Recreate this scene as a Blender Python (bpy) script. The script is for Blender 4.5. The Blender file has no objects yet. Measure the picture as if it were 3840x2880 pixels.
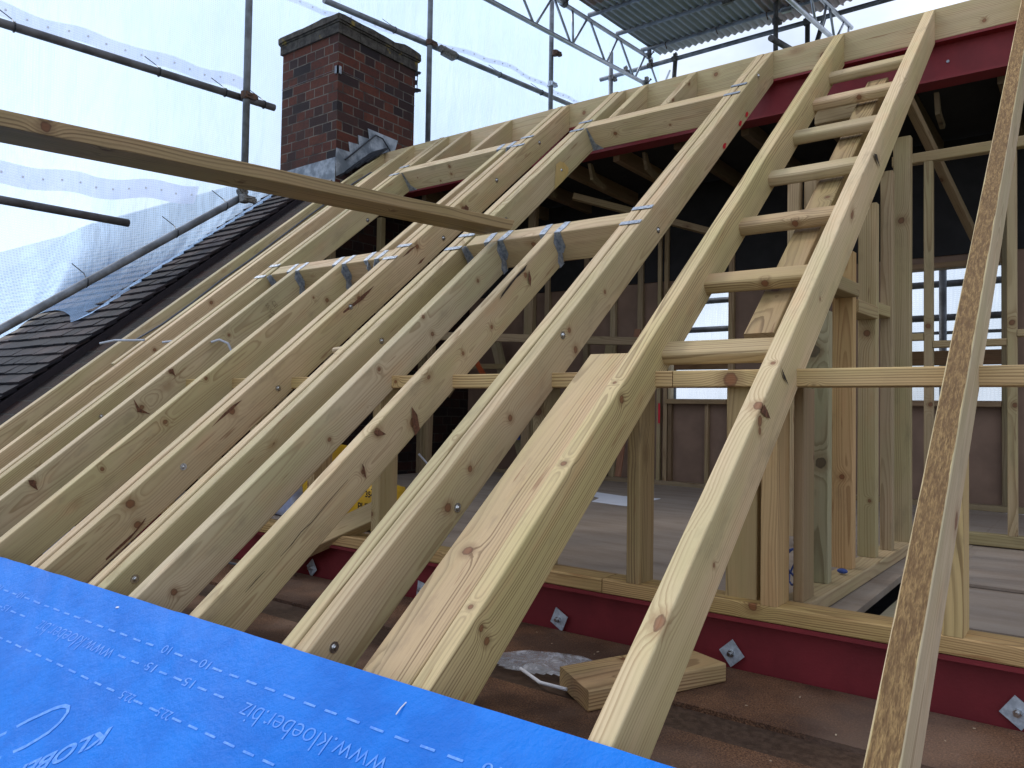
import bpy, bmesh, math, random
from mathutils import Vector, Matrix, noise
from math import radians, sin, cos, pi
random.seed(7)
sc = bpy.context.scene
COL = sc.collection

# ------------------------------------------------------------------ camera
cam_d = bpy.data.cameras.new("camera")
cam = bpy.data.objects.new("camera", cam_d)
COL.objects.link(cam)
sc.camera = cam
cam_d.sensor_fit = 'HORIZONTAL'
cam_d.sensor_width = 36.0
cam_d.lens = 27.465
cam_d.clip_start = 0.02
cam_d.clip_end = 2000
_R = ((0.79929967, -0.00569357, -0.60090567), (0.6007009, 0.03533792, 0.79869247), (0.01668735, -0.9993592, 0.03166572))
cam.matrix_world = Matrix([[_R[i][0], -_R[i][1], -_R[i][2], 0.0] for i in range(3)] + [[0, 0, 0, 1]])

# ------------------------------------------------------------------ world, sun, exposure
SUN_EL, SUN_AZ = radians(46), radians(-96)      # azimuth from +Y towards +X
w = bpy.data.worlds.new("World")
sc.world = w
w.use_nodes = True
nt = w.node_tree
nt.nodes.clear()
out = nt.nodes.new('ShaderNodeOutputWorld')
bg = nt.nodes.new('ShaderNodeBackground')
sky = nt.nodes.new('ShaderNodeTexSky')
sky.sky_type = 'NISHITA'
sky.sun_disc = False
sky.sun_elevation = SUN_EL
sky.sun_rotation = SUN_AZ
sky.air_density = 1.0
sky.dust_density = 2.5
tc = nt.nodes.new('ShaderNodeTexCoord')
mp = nt.nodes.new('ShaderNodeMapping')
mp.inputs['Scale'].default_value = (1, 1, 2.2)
nz = nt.nodes.new('ShaderNodeTexNoise')
nz.inputs['Scale'].default_value = 2.3
nz.inputs['Detail'].default_value = 7
nz.inputs['Roughness'].default_value = 0.55
cr = nt.nodes.new('ShaderNodeValToRGB')
cr.color_ramp.elements[0].position = 0.30
cr.color_ramp.elements[0].color = (0.35, 0.35, 0.35, 1)
cr.color_ramp.elements[1].position = 0.66
mx = nt.nodes.new('ShaderNodeMix')
mx.data_type = 'RGBA'
mx.inputs[7].default_value = (9.0, 9.9, 11.7, 1)
L = nt.links
L.new(tc.outputs['Generated'], mp.inputs[0])
L.new(mp.outputs[0], nz.inputs[0])
L.new(nz.outputs[0], cr.inputs[0])
L.new(cr.outputs[0], mx.inputs[0])
L.new(sky.outputs[0], mx.inputs[6])
L.new(mx.outputs[2], bg.inputs[0])
bg.inputs[1].default_value = 0.088
L.new(bg.outputs[0], out.inputs[0])

sun_d = bpy.data.lights.new("sun", 'SUN')
sun_d.energy = 3.0
sun_d.angle = radians(14)
sun_d.color = (1.0, 0.93, 0.83)
sun = bpy.data.objects.new("sun", sun_d)
COL.objects.link(sun)
sd = Vector((sin(SUN_AZ) * cos(SUN_EL), cos(SUN_AZ) * cos(SUN_EL), sin(SUN_EL)))
sun.rotation_euler = sd.to_track_quat('Z', 'Y').to_euler()
sun.location = (-4, -4, 9)

sc.view_settings.view_transform = 'Standard'
sc.view_settings.look = 'None'
sc.view_settings.exposure = 0.68
sc.view_settings.gamma = 1
sc.render.engine = 'CYCLES'
sc.cycles.max_bounces = 8
sc.cycles.transparent_max_bounces = 16

# ------------------------------------------------------------------ roof frame of reference
TH = radians(39.0)
CT, ST, H = cos(TH), sin(TH), 1.12


def rp(x, s, d=0.0):
    """point x along the ridge, s up the slope, d above the plane of the rafter tops"""
    return Vector((x, s * CT + ST * (H - d), s * ST + CT * (d - H)))


RN = Vector((0, -ST, CT))
RD = Vector((0, CT, ST))

# ------------------------------------------------------------------ tags
def tag(o, label=None, cat=None, group=None, kind=None):
    if label: o['label'] = label
    if cat: o['category'] = cat
    if group: o['group'] = group
    if kind: o['kind'] = kind
    return o


def empty(name, loc, label, cat, group=None):
    o = bpy.data.objects.new(name, None)
    o.empty_display_size = 0.1
    COL.objects.link(o)
    o.location = loc
    return tag(o, label, cat, group)


def link(name, me, mat, parent=None):
    o = bpy.data.objects.new(name, me)
    COL.objects.link(o)
    if mat is not None:
        for m_ in (mat if isinstance(mat, (list, tuple)) else [mat]):
            me.materials.append(m_)
    if parent is not None:
        o.parent = parent
        o.matrix_parent_inverse = Matrix.Translation(-Vector(parent.location))
    return o


# ------------------------------------------------------------------ node helper
class NG:
    def __init__(s, name):
        s.m = bpy.data.materials.new(name)
        s.m.use_nodes = True
        s.t = s.m.node_tree
        s.t.nodes.clear()
        s.o = s.n('ShaderNodeOutputMaterial')

    def n(s, typ, **kw):
        nd = s.t.nodes.new(typ)
        for k, v in kw.items():
            setattr(nd, k, v)
        return nd

    def put(s, sock, v):
        if isinstance(v, bpy.types.NodeSocket):
            s.t.links.new(v, sock)
        elif v is not None:
            if isinstance(v, (tuple, list)) and len(v) == 3 and sock.type == 'RGBA':
                v = (*v, 1)
            sock.default_value = v

    def math(s, op, a, b=None, c=None, clamp=False):
        nd = s.n('ShaderNodeMath', operation=op, use_clamp=clamp)
        s.put(nd.inputs[0], a); s.put(nd.inputs[1], b)
        if c is not None: s.put(nd.inputs[2], c)
        return nd.outputs[0]

    def vmath(s, op, a, b=None, sc_=None):
        nd = s.n('ShaderNodeVectorMath', operation=op)
        s.put(nd.inputs[0], a)
        if b is not None: s.put(nd.inputs[1], b)
        if sc_ is not None: s.put(nd.inputs[3], sc_)
        return nd.outputs['Value'] if op in ('LENGTH', 'DISTANCE', 'DOT_PRODUCT') else nd.outputs[0]

    def mix(s, f, a, b, blend='MIX'):
        nd = s.n('ShaderNodeMix', data_type='RGBA', blend_type=blend)
        s.put(nd.inputs[0], f); s.put(nd.inputs[6], a); s.put(nd.inputs[7], b)
        return nd.outputs[2]

    def noise(s, v, scale, detail=3, rough=0.5, out='Fac', dist=0.0):
        nd = s.n('ShaderNodeTexNoise')
        s.put(nd.inputs['Vector'], v)
        nd.inputs['Scale'].default_value = scale
        nd.inputs['Detail'].default_value = detail
        nd.inputs['Roughness'].default_value = rough
        nd.inputs['Distortion'].default_value = dist
        return nd.outputs[out]

    def ramp(s, f, *stops):
        nd = s.n('ShaderNodeValToRGB')
        e = nd.color_ramp.elements
        while len(e) < len(stops): e.new(0.5)
        for i, (p, c) in enumerate(stops):
            e[i].position = p
            e[i].color = (*c, 1) if len(c) == 3 else c
        s.put(nd.inputs[0], f)
        return nd.outputs[0]

    def step(s, x, a, b):
        nd = s.n('ShaderNodeMapRange', interpolation_type='SMOOTHSTEP')
        s.put(nd.inputs[0], x)
        nd.inputs[1].default_value = a
        nd.inputs[2].default_value = b
        return nd.outputs[0]

    def obj(s):
        return s.n('ShaderNodeTexCoord').outputs['Object']

    def sep(s, v):
        nd = s.n('ShaderNodeSeparateXYZ'); s.put(nd.inputs[0], v)
        return nd.outputs

    def comb(s, x, y, z):
        nd = s.n('ShaderNodeCombineXYZ')
        for i, v in enumerate((x, y, z)): s.put(nd.inputs[i], v)
        return nd.outputs[0]

    def bump(s, h, strength=0.3, dist=0.002):
        nd = s.n('ShaderNodeBump')
        nd.inputs['Strength'].default_value = strength
        nd.inputs['Distance'].default_value = dist
        s.put(nd.inputs['Height'], h)
        return nd.outputs[0]

    def bsdf(s, col, rough=0.6, metal=0.0, normal=None, spec=0.4, **kw):
        nd = s.n('ShaderNodeBsdfPrincipled')
        s.put(nd.inputs['Base Color'], col)
        s.put(nd.inputs['Roughness'], rough)
        s.put(nd.inputs['Metallic'], metal)
        s.put(nd.inputs['Specular IOR Level'], spec)
        if normal is not None: s.put(nd.inputs['Normal'], normal)
        for k, v in kw.items(): s.put(nd.inputs[k], v)
        s.t.links.new(nd.outputs[0], s.o.inputs[0])
        return nd


# ------------------------------------------------------------------ materials
def wood_mat(name, pale, late, knot_col=(0.085, 0.032, 0.016), rough_sawn=False, contrast=1.0):
    g = NG(name)
    info = g.n('ShaderNodeObjectInfo')
    wn = g.n('ShaderNodeTexWhiteNoise', noise_dimensions='1D')
    g.put(wn.inputs['W'], g.math('MULTIPLY', info.outputs['Random'], 917.3))
    rc = g.n('ShaderNodeSeparateColor'); g.put(rc.inputs[0], wn.outputs['Color'])
    r1, r2, r3 = rc.outputs[0], rc.outputs[1], rc.outputs[2]
    v = g.obj()
    off = g.comb(g.math('MULTIPLY', r1, 40.0), g.math('MULTIPLY', r2, 13.0), g.math('MULTIPLY', r3, 17.0))
    vo = g.vmath('ADD', v, off)
    # slow wander of the pith along the timber
    wv = g.vmath('MULTIPLY', vo, (0.9, 2.2, 2.2))
    wob = g.noise(wv, 1.0, 2, 0.5, 'Color')
    wob = g.vmath('SCALE', g.vmath('SUBTRACT', wob, (0.5, 0.5, 0.5)), None, 0.075)
    fine = g.noise(g.vmath('MULTIPLY', vo, (3.0, 22, 22)), 1.0, 2, 0.5, 'Color')
    fine = g.vmath('SCALE', g.vmath('SUBTRACT', fine, (0.5, 0.5, 0.5)), None, 0.007)
    vv = g.vmath('ADD', g.vmath('ADD', v, wob), fine)
    pith = g.comb(0.0, g.math('MULTIPLY', g.math('SUBTRACT', r2, 0.5), 0.12), g.math('ADD', g.math('MULTIPLY', g.math('SUBTRACT', r3, 0.5), 0.22), -0.01))
    q = g.vmath('SUBTRACT', vv, pith)
    q = g.vmath('MULTIPLY', q, (0.0, 1.0, 1.0))
    rad = g.vmath('LENGTH', q)
    # knots: scattered plus those given on the object
    vor = g.n('ShaderNodeTexVoronoi', feature='F1')
    g.put(vor.inputs['Vector'], g.vmath('MULTIPLY', vo, (3.6, 6.5, 6.5)))
    vor.inputs['Scale'].default_value = 1.0
    kc = g.n('ShaderNodeSeparateColor'); g.put(kc.inputs[0], vor.outputs['Color'])
    kd = g.math('DIVIDE', vor.outputs['Distance'], g.math('ADD', g.math('MULTIPLY', g.math('POWER', kc.outputs[0], 2.2), 0.10), 0.004))
    for k in range(1, 7):
        at = g.n('ShaderNodeAttribute', attribute_type='OBJECT', attribute_name='k%d' % k)
        df = g.vmath('SUBTRACT', v, at.outputs['Vector'])
        d = g.vmath('LENGTH', df)
        d = g.math('DIVIDE', d, g.math('ADD', at.outputs['Alpha'], 0.00001))
        d = g.math('ADD', d, g.math('MULTIPLY', g.math('LESS_THAN', at.outputs['Alpha'], 0.001), 99.0))
        kd = g.math('MINIMUM', kd, d)
    kn = g.noise(g.vmath('MULTIPLY', vo, (1, 1, 1)), 60.0, 2)
    kd = g.math('ADD', kd, g.math('MULTIPLY', g.math('SUBTRACT', kn, 0.5), 0.7))
    flow = g.math('MULTIPLY', g.math('EXPONENT', g.math('MULTIPLY', g.math('MULTIPLY', kd, kd), -0.16)), 0.020)
    rad = g.math('ADD', rad, flow)
    spacing = g.math('ADD', 0.0048, g.math('MULTIPLY', r1, 0.0045))
    ph = g.math('FRACT', g.math('DIVIDE', rad, spacing))
    late_f = g.math('MULTIPLY', g.step(ph, 0.35, 0.86), g.math('SUBTRACT', 1.0, g.step(ph, 0.92, 1.0)))
    ringvar = g.noise(g.comb(g.math('MULTIPLY', rad, 90.0), r1, g.math('MULTIPLY', g.sep(vo)[0], 0.5)), 1.0, 2)
    late_f = g.math('MULTIPLY', late_f, g.math('MULTIPLY', g.step(ringvar, 0.25, 0.7), 1.0 * contrast), None, True)
    fib = g.noise(g.vmath('MULTIPLY', vo, (7, 420, 420)), 1.0, 3, 0.6)
    big = g.noise(g.vmath('MULTIPLY', vo, (1.7, 6, 6)), 1.0, 3, 0.55)
    big2 = g.noise(g.vmath('MULTIPLY', vo, (2.6, 9, 9)), 1.7, 4, 0.6)
    base = g.mix(g.step(big, 0.34, 0.68), pale, (pale[0] * 0.86, pale[1] * 0.93, pale[2] * 0.80))
    base = g.mix(g.math('MULTIPLY', g.step(big2, 0.50, 0.78), 0.55), base, (pale[0] * 0.98, pale[1] * 0.82, pale[2] * 0.72))
    col = g.mix(g.math('MULTIPLY', late_f, 0.66), base, late)
    col = g.mix(g.math('MULTIPLY', g.step(fib, 0.45, 0.8), 0.22), col, (late[0] * 0.8, late[1] * 0.8, late[2] * 0.8))
    # dirt smears, pencil-grey weathering
    dirt = g.noise(g.vmath('MULTIPLY', vo, (5, 14, 14)), 1.0, 5, 0.65)
    col = g.mix(g.math('MULTIPLY', g.step(dirt, 0.54, 0.76), 0.42), col, (0.20, 0.155, 0.105))
    gmp = g.noise(g.vmath('MULTIPLY', vo, (0.9, 5, 5)), 1.3, 2)
    col = g.mix(g.math('MULTIPLY', g.step(gmp, 0.50, 0.66), 0.22), col, (0.31, 0.28, 0.17))
    rtone = g.math('ADD', 0.86, g.math('MULTIPLY', rc.outputs[2], 0.22))
    col = g.vmath('SCALE', col, None, rtone)
    stk = g.noise(g.vmath('MULTIPLY', vo, (3.5, 48, 48)), 1.0, 3, 0.55)
    col = g.mix(g.math('MULTIPLY', g.step(stk, 0.67, 0.74), 0.6), col, (0.20, 0.095, 0.045))
    halo = g.math('SUBTRACT', 1.0, g.step(kd, 0.9, 2.6))
    col = g.mix(g.math('MULTIPLY', halo, 0.40), col, (late[0] * 0.85, late[1] * 0.62, late[2] * 0.5))
    km = g.math('SUBTRACT', 1.0, g.step(kd, 0.82, 1.05))
    kcol = g.mix(g.step(kd, 0.45, 0.95), (knot_col[0] * 2.1, knot_col[1] * 1.9, knot_col[2] * 1.7), knot_col)
    col = g.mix(g.math('MULTIPLY', km, 0.75), col, kcol)
    col = g.mix(1.0, col, info.outputs['Color'], 'MULTIPLY')
    hgt = g.math('ADD', g.math('MULTIPLY', late_f, 0.5), g.math('MULTIPLY', fib, 0.6))
    if rough_sawn:
        a = g.noise(g.vmath('MULTIPLY', vo, (75, 420, 420)), 1.0, 4, 0.7)
        b = g.noise(g.vmath('MULTIPLY', vo, (28, 170, 170)), 1.0, 3, 0.6)
        x = g.sep(vo)[0]
        low = g.math('SUBTRACT', 1.0, g.step(g.sep(v)[0], 1.55, 1.95))
        pick = g.math('MULTIPLY', a, b)
        rcol = g.mix(g.math('MULTIPLY', g.step(pick, 0.14, 0.44), g.math('ADD', 0.35, g.math('MULTIPLY', big, 0.7))), (0.13, 0.068, 0.024), (0.50, 0.32, 0.13))
        edge = g.math('ABSOLUTE', g.math('ADD', g.sep(v)[1], g.math('MULTIPLY', g.math('SUBTRACT', g.noise(vo, 9.0, 3), 0.5), 0.008)))
        em = g.step(edge, 0.0200, 0.0220)
        col = g.mix(em, rcol, (0.62, 0.50, 0.26))
        hgt = g.math('MULTIPLY', pick, 4.0)
    nb = g.bump(hgt, 0.35 if not rough_sawn else 0.9, 0.0012 if not rough_sawn else 0.003)
    g.bsdf(col, 0.62, 0, nb, 0.28)
    return g.m


PALE = (0.550, 0.432, 0.288)
LATE = (0.25, 0.160, 0.078)
WOOD = wood_mat("treated_pine", PALE, LATE)
WOOD_BOLD = wood_mat("treated_pine_bold_grain", (0.53, 0.41, 0.245), (0.135, 0.080, 0.034), contrast=1.35)
WOOD_ROUGH = wood_mat("rough_sawn_face", PALE, LATE, rough_sawn=True)
WOOD_GREY = wood_mat("weathered_pine", (0.36, 0.315, 0.215), (0.17, 0.13, 0.07), knot_col=(0.03, 0.022, 0.016), contrast=1.2)


def simple(name, col, rough=0.6, metal=0.0, var=0.15, scale=20.0, bump=0.0, spec=0.4, col2=None, bscale=None):
    g = NG(name)
    v = g.obj()
    n = g.noise(v, scale, 5, 0.6)
    c2 = col2 or tuple(c * (1 - var) for c in col)
    c = g.mix(g.step(n, 0.35, 0.65), col, c2)
    nb = g.bump(g.noise(v, bscale or scale * 4, 4, 0.6), bump, 0.002) if bump else None
    g.bsdf(c, rough, metal, nb, spec)
    return g.m


RED = simple("red_oxide_primer", (0.21, 0.021, 0.027), 0.6, 0, 0.22, 6, 0.25, 0.35, bscale=140)
GALV = simple("galvanised_steel", (0.40, 0.44, 0.50), 0.5, 0.6, col2=(0.22, 0.25, 0.30), scale=60, bump=0.1)
BOLT = simple("zinc_bolt", (0.62, 0.62, 0.62), 0.28, 1.0, col2=(0.4, 0.4, 0.4), scale=90)
TUBE = simple("scaffold_tube_grey", (0.21, 0.225, 0.25), 0.55, 0.35, col2=(0.12, 0.125, 0.135), scale=9, bump=0.2)
TUBE_D = simple("scaffold_tube_dull", (0.13, 0.125, 0.13), 0.65, 0.25, col2=(0.075, 0.07, 0.07), scale=9, bump=0.25)
ALU = simple("aluminium_tube", (0.50, 0.53, 0.58), 0.4, 0.75, col2=(0.38, 0.40, 0.45), scale=12)
RUST = simple("rusty_coupler", (0.13, 0.065, 0.038), 0.8, 0.3, col2=(0.06, 0.045, 0.04), scale=50, bump=0.4)
COUP = simple("grey_coupler", (0.22, 0.21, 0.20), 0.6, 0.6, col2=(0.10, 0.09, 0.08), scale=60, bump=0.3)
BLACK = simple("black_plastic", (0.014, 0.015, 0.02), 0.45, 0, 0.3, 30)
LEAD = simple("lead_flashing", (0.34, 0.365, 0.40), 0.6, 0.1, col2=(0.13, 0.15, 0.175), scale=11, bump=0.5, bscale=20)
PLY = simple("reddish_plywood", (0.20, 0.125, 0.085), 0.7, 0, 0.2, 5, 0.1)
DARK = simple("dark_felt_and_shade", (0.018, 0.017, 0.018), 0.9, 0, 0.3, 8)  # roof felt and floor void; also the shade painted on the back wall
YEL = simple("yellow_sack", (0.72, 0.43, 0.02), 0.45, 0, 0.18, 10, 0.6, bscale=25)
INK = simple("black_ink", (0.02, 0.018, 0.015), 0.7)
GALV2 = simple("bright_zinc_plate", (0.62, 0.69, 0.76), 0.35, 0.25, col2=(0.42, 0.48, 0.54), scale=60, bump=0.1)
BARK = simple("reddish_bark_scar", (0.17, 0.070, 0.035), 0.8, 0, 0.5, 90, 0.4)
CRACK = simple("dark_split", (0.035, 0.024, 0.016), 0.9)
CHIP = simple("pale_wood_chip", (0.50, 0.40, 0.28), 0.8)
WHITEP = simple("white_card", (0.72, 0.73, 0.78), 0.6, 0, 0.06, 12)
REDPAINT = simple("red_marker_spray", (0.55, 0.015, 0.03), 0.6)
STAMP = simple("brown_ink_stamp", (0.13, 0.085, 0.045), 0.8, scale=200, col2=(0.30, 0.22, 0.12))
BLUEC = simple("blue_cord", (0.03, 0.06, 0.22), 0.5)
CABLE = simple("grey_cable", (0.10, 0.105, 0.12), 0.5)
CABLE_W = simple("pale_cable", (0.42, 0.44, 0.50), 0.5)
TERRA = simple("broken_clay", (0.22, 0.085, 0.035), 0.85, 0, 0.4, 60, 0.5)
ORANGE = simple("orange_bracket", (0.50, 0.10, 0.03), 0.6)


def deck_mat():
    g = NG("brown_deck_board")
    v = g.obj()
    a = g.noise(g.vmath('MULTIPLY', v, (1, 1, 1)), 230, 4, 0.8)
    b = g.noise(v, 3.5, 5, 0.6)
    c3 = g.noise(v, 60, 4, 0.7)
    c = g.mix(g.step(a, 0.42, 0.62), (0.060, 0.024, 0.011), (0.30, 0.150, 0.075))
    c = g.mix(g.math('MULTIPLY', g.step(b, 0.40, 0.60), 0.72), c, (0.042, 0.021, 0.014))
    b5 = g.noise(v, 1.6, 3, 0.6)
    c = g.mix(g.math('MULTIPLY', g.step(b5, 0.5, 0.66), 0.45), c, (0.25, 0.17, 0.125))
    c = g.mix(g.math('MULTIPLY', g.step(c3, 0.55, 0.75), 0.4), c, (0.26, 0.18, 0.14))
    g.bsdf(c, g.math('ADD', 0.45, g.math('MULTIPLY', b, 0.4)), 0, g.bump(g.math('ADD', a, g.math('MULTIPLY', c3, 1.5)), 0.9, 0.004), 0.35)
    return g.m


def floor_mat():
    g = NG("dusty_floor_panel")
    v = g.obj()
    a = g.noise(g.vmath('MULTIPLY', v, (1.2, 5, 1)), 2.2, 6, 0.65)
    b = g.noise(v, 70, 3, 0.6)
    c = g.mix(g.step(a, 0.30, 0.74), (0.29, 0.24, 0.195), (0.21, 0.160, 0.122))
    c = g.mix(g.math('MULTIPLY', g.step(b, 0.5, 0.8), 0.3), c, (0.33, 0.29, 0.275))
    g.bsdf(c, 0.55, 0, g.bump(b, 0.15, 0.001), 0.35)
    return g.m


def brick_mat(name, dark=1.0, scale=1.0):
    g = NG(name)
    v = g.obj()
    s = g.sep(v)
    geo = g.n('ShaderNodeNewGeometry')
    ns = g.sep(geo.outputs['Normal'])
    isx = g.math('GREATER_THAN', g.math('ABSOLUTE', ns[0]), 0.7)
    u = g.math('ADD', g.math('MULTIPLY', s[1], isx), g.math('MULTIPLY', s[0], g.math('SUBTRACT', 1.0, isx)))
    wob = g.noise(v, 14, 3, 0.6, 'Color')
    uv = g.comb(u, s[2], 0.0)
    uv = g.vmath('ADD', uv, g.vmath('SCALE', g.vmath('SUBTRACT', wob, (0.5, 0.5, 0.5)), None, 0.006))
    br = g.n('ShaderNodeTexBrick')
    br.offset = 0.5; br.squash = 0.5; br.squash_frequency = 2
    g.put(br.inputs['Vector'], uv)
    br.inputs['Scale'].default_value = 1.0
    br.inputs['Brick Width'].default_value = 0.215
    br.inputs['Row Height'].default_value = 0.075
    br.inputs['Mortar Size'].default_value = 0.0048
    br.inputs['Mortar Smooth'].default_value = 0.3
    br.inputs['Bias'].default_value = 0.0
    br.inputs['Color1'].default_value = (0, 0, 0, 1)
    br.inputs['Color2'].default_value = (1, 1, 1, 1)
    br.inputs['Mortar'].default_value = (0.5, 0.5, 0.5, 1)
    t = g.sep(br.outputs['Color'])[0]
    c = g.ramp(t, (0.0, (0.036, 0.030, 0.036)), (0.22, (0.10, 0.038, 0.030)), (0.45, (0.19, 0.052, 0.032)), (0.7, (0.235, 0.070, 0.038)), (1.0, (0.075, 0.042, 0.040)))
    n1 = g.noise(v, 38, 5, 0.7)
    n2 = g.noise(v, 5, 4, 0.6)
    c = g.mix(g.math('MULTIPLY', g.step(n1, 0.45, 0.72), 0.6), c, (0.05, 0.035, 0.032))
    c = g.mix(g.math('MULTIPLY', g.step(n2, 0.5, 0.75), 0.45), c, (0.045, 0.038, 0.036))
    mort = g.mix(g.step(n2, 0.40, 0.62), (0.32, 0.27, 0.22), (0.10, 0.085, 0.075))
    c = g.mix(br.outputs['Fac'], c, mort)
    c = g.mix(1.0, c, (dark, dark, dark), 'MULTIPLY')
    hh = g.math('SUBTRACT', g.math('MULTIPLY', n1, 0.4), br.outputs['Fac'])
    g.bsdf(c, 0.85, 0, g.bump(hh, 0.8, 0.006), 0.25)
    return g.m


def cap_mat():
    g = NG("weathered_mortar_cap")
    v = g.obj()
    a = g.noise(v, 22, 6, 0.7)
    b = g.noise(v, 7, 4, 0.6)
    c = g.mix(g.step(a, 0.35, 0.65), (0.035, 0.030, 0.027), (0.085, 0.075, 0.064))
    c = g.mix(g.math('MULTIPLY', g.step(b, 0.60, 0.68), 0.75), c, (0.24, 0.17, 0.035))
    x = g.sep(v)
    u = g.math('FRACT', g.math('MULTIPLY', g.math('ADD', x[0], x[1]), 5.6))
    j = g.math('LESS_THAN', u, 0.05)
    c = g.mix(g.math('MULTIPLY', j, 0.7), c, (0.03, 0.026, 0.022))
    g.bsdf(c, 0.9, 0, g.bump(a, 1.0, 0.01), 0.2)
    return g.m


def tile_mat():
    g = NG("clay_roof_tile")
    info = g.obj()
    gm = g.n('ShaderNodeNewGeometry')
    rnd = gm.outputs['Random Per Island']
    n = g.noise(info, 18, 5, 0.6)
    c = g.ramp(rnd, (0.0, (0.010, 0.010, 0.013)), (0.5, (0.022, 0.018, 0.021)), (1.0, (0.055, 0.038, 0.037)))
    c = g.mix(g.math('MULTIPLY', g.step(n, 0.45, 0.7), 0.5), c, (0.014, 0.014, 0.018))
    g.bsdf(c, 0.75, 0, g.bump(n, 0.3, 0.003), 0.15)
    return g.m


def membrane_mat():
    g = NG("blue_breather_membrane")
    v = g.obj()
    a = g.noise(v, 9, 5, 0.6)
    b = g.noise(v, 130, 3, 0.65)
    c = g.mix(g.step(a, 0.35, 0.7), (0.002, 0.172, 0.66), (0.001, 0.135, 0.56))
    c = g.mix(g.math('MULTIPLY', g.step(b, 0.5, 0.75), 0.12), c, (0.010, 0.23, 0.74))
    h_ = g.math('ADD', g.noise(v, 28, 5, 0.65), g.math('MULTIPLY', b, 0.25))
    g.bsdf(c, 0.5, 0, g.bump(h_, 0.7, 0.005), 0.15)
    return g.m


def print_mat():
    g = NG("pale_membrane_print")
    v = g.obj()
    n = g.noise(v, 90, 3, 0.7)
    c = g.mix(g.step(n, 0.3, 0.7), (0.14, 0.34, 0.84), (0.05, 0.22, 0.76))
    g.bsdf(c, 0.55, 0, None, 0.3)
    return g.m


def net_mat(name, cover=0.80, col=(0.80, 0.86, 0.97), folds=1.0):
    g = NG(name)
    v = g.obj()
    s = g.sep(v)
    wz = g.math('SINE', g.math('MULTIPLY', g.math('ADD', s[2], g.math('MULTIPLY', g.noise(v, 2.0, 2), 0.05)), 2 * pi / 0.016))
    wy = g.math('SINE', g.math('MULTIPLY', g.math('ADD', s[1], g.math('MULTIPLY', s[0], 0.7)), 2 * pi / 0.018))
    thr = g.math('MAXIMUM', wz, wy)
    fold = g.noise(g.vmath('MULTIPLY', v, (2.5, 2.5, 0.35)), 2.2, 4, 0.6, dist=0.6)
    fs = g.math('SUBTRACT', 1.0, g.math('MULTIPLY', g.math('ABSOLUTE', g.math('SUBTRACT', fold, 0.5)), 14.0), None, True)
    al = g.math('ADD', g.math('MULTIPLY', g.step(thr, -0.2, 0.7), 0.16), cover - 0.10)
    al = g.math('ADD', al, g.math('MULTIPLY', fs, 0.10 * folds), None, True)
    tr = g.n('ShaderNodeBsdfTranslucent'); tr.inputs[0].default_value = (*col, 1)
    df = g.n('ShaderNodeBsdfDiffuse'); df.inputs[0].default_value = (*col, 1)
    tp = g.n('ShaderNodeBsdfTransparent')
    nb = g.bump(g.noise(g.vmath('MULTIPLY', v, (2.5, 2.5, 0.5)), 3.0, 4, 0.6), 0.5, 0.06)
    g.put(tr.inputs['Normal'], nb); g.put(df.inputs['Normal'], nb)
    m1 = g.n('ShaderNodeMixShader'); m1.inputs[0].default_value = 0.35
    g.put(m1.inputs[1], tr.outputs[0]); g.put(m1.inputs[2], df.outputs[0])
    m2 = g.n('ShaderNodeMixShader')
    g.put(m2.inputs[0], al); g.put(m2.inputs[1], tp.outputs[0]); g.put(m2.inputs[2], m1.outputs[0])
    g.t.links.new(m2.outputs[0], g.o.inputs[0])
    return g.m


def tin_mat():
    g = NG("corrugated_tin")
    v = g.obj()
    s = g.sep(v)
    strip = g.n('ShaderNodeTexWhiteNoise', noise_dimensions='2D')
    g.put(strip.inputs[0], g.comb(g.math('FLOOR', g.math('MULTIPLY', g.math('ADD', s[0], g.math('MULTIPLY', s[1], 0.0)), 1.45)), g.math('FLOOR', g.math('MULTIPLY', s[1], 1.35)), 0.0))
    n = g.noise(g.vmath('MULTIPLY', v, (1, 0.4, 1)), 7, 5, 0.7)
    c = g.mix(g.step(strip.outputs[0], 0.55, 0.75), (0.26, 0.275, 0.31), (0.24, 0.16, 0.155))
    c = g.mix(g.math('MULTIPLY', g.step(n, 0.42, 0.68), 0.6), c, (0.19, 0.215, 0.25))
    g.bsdf(c, 0.5, 0.1, g.bump(n, 0.2, 0.003), 0.4)
    return g.m


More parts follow.
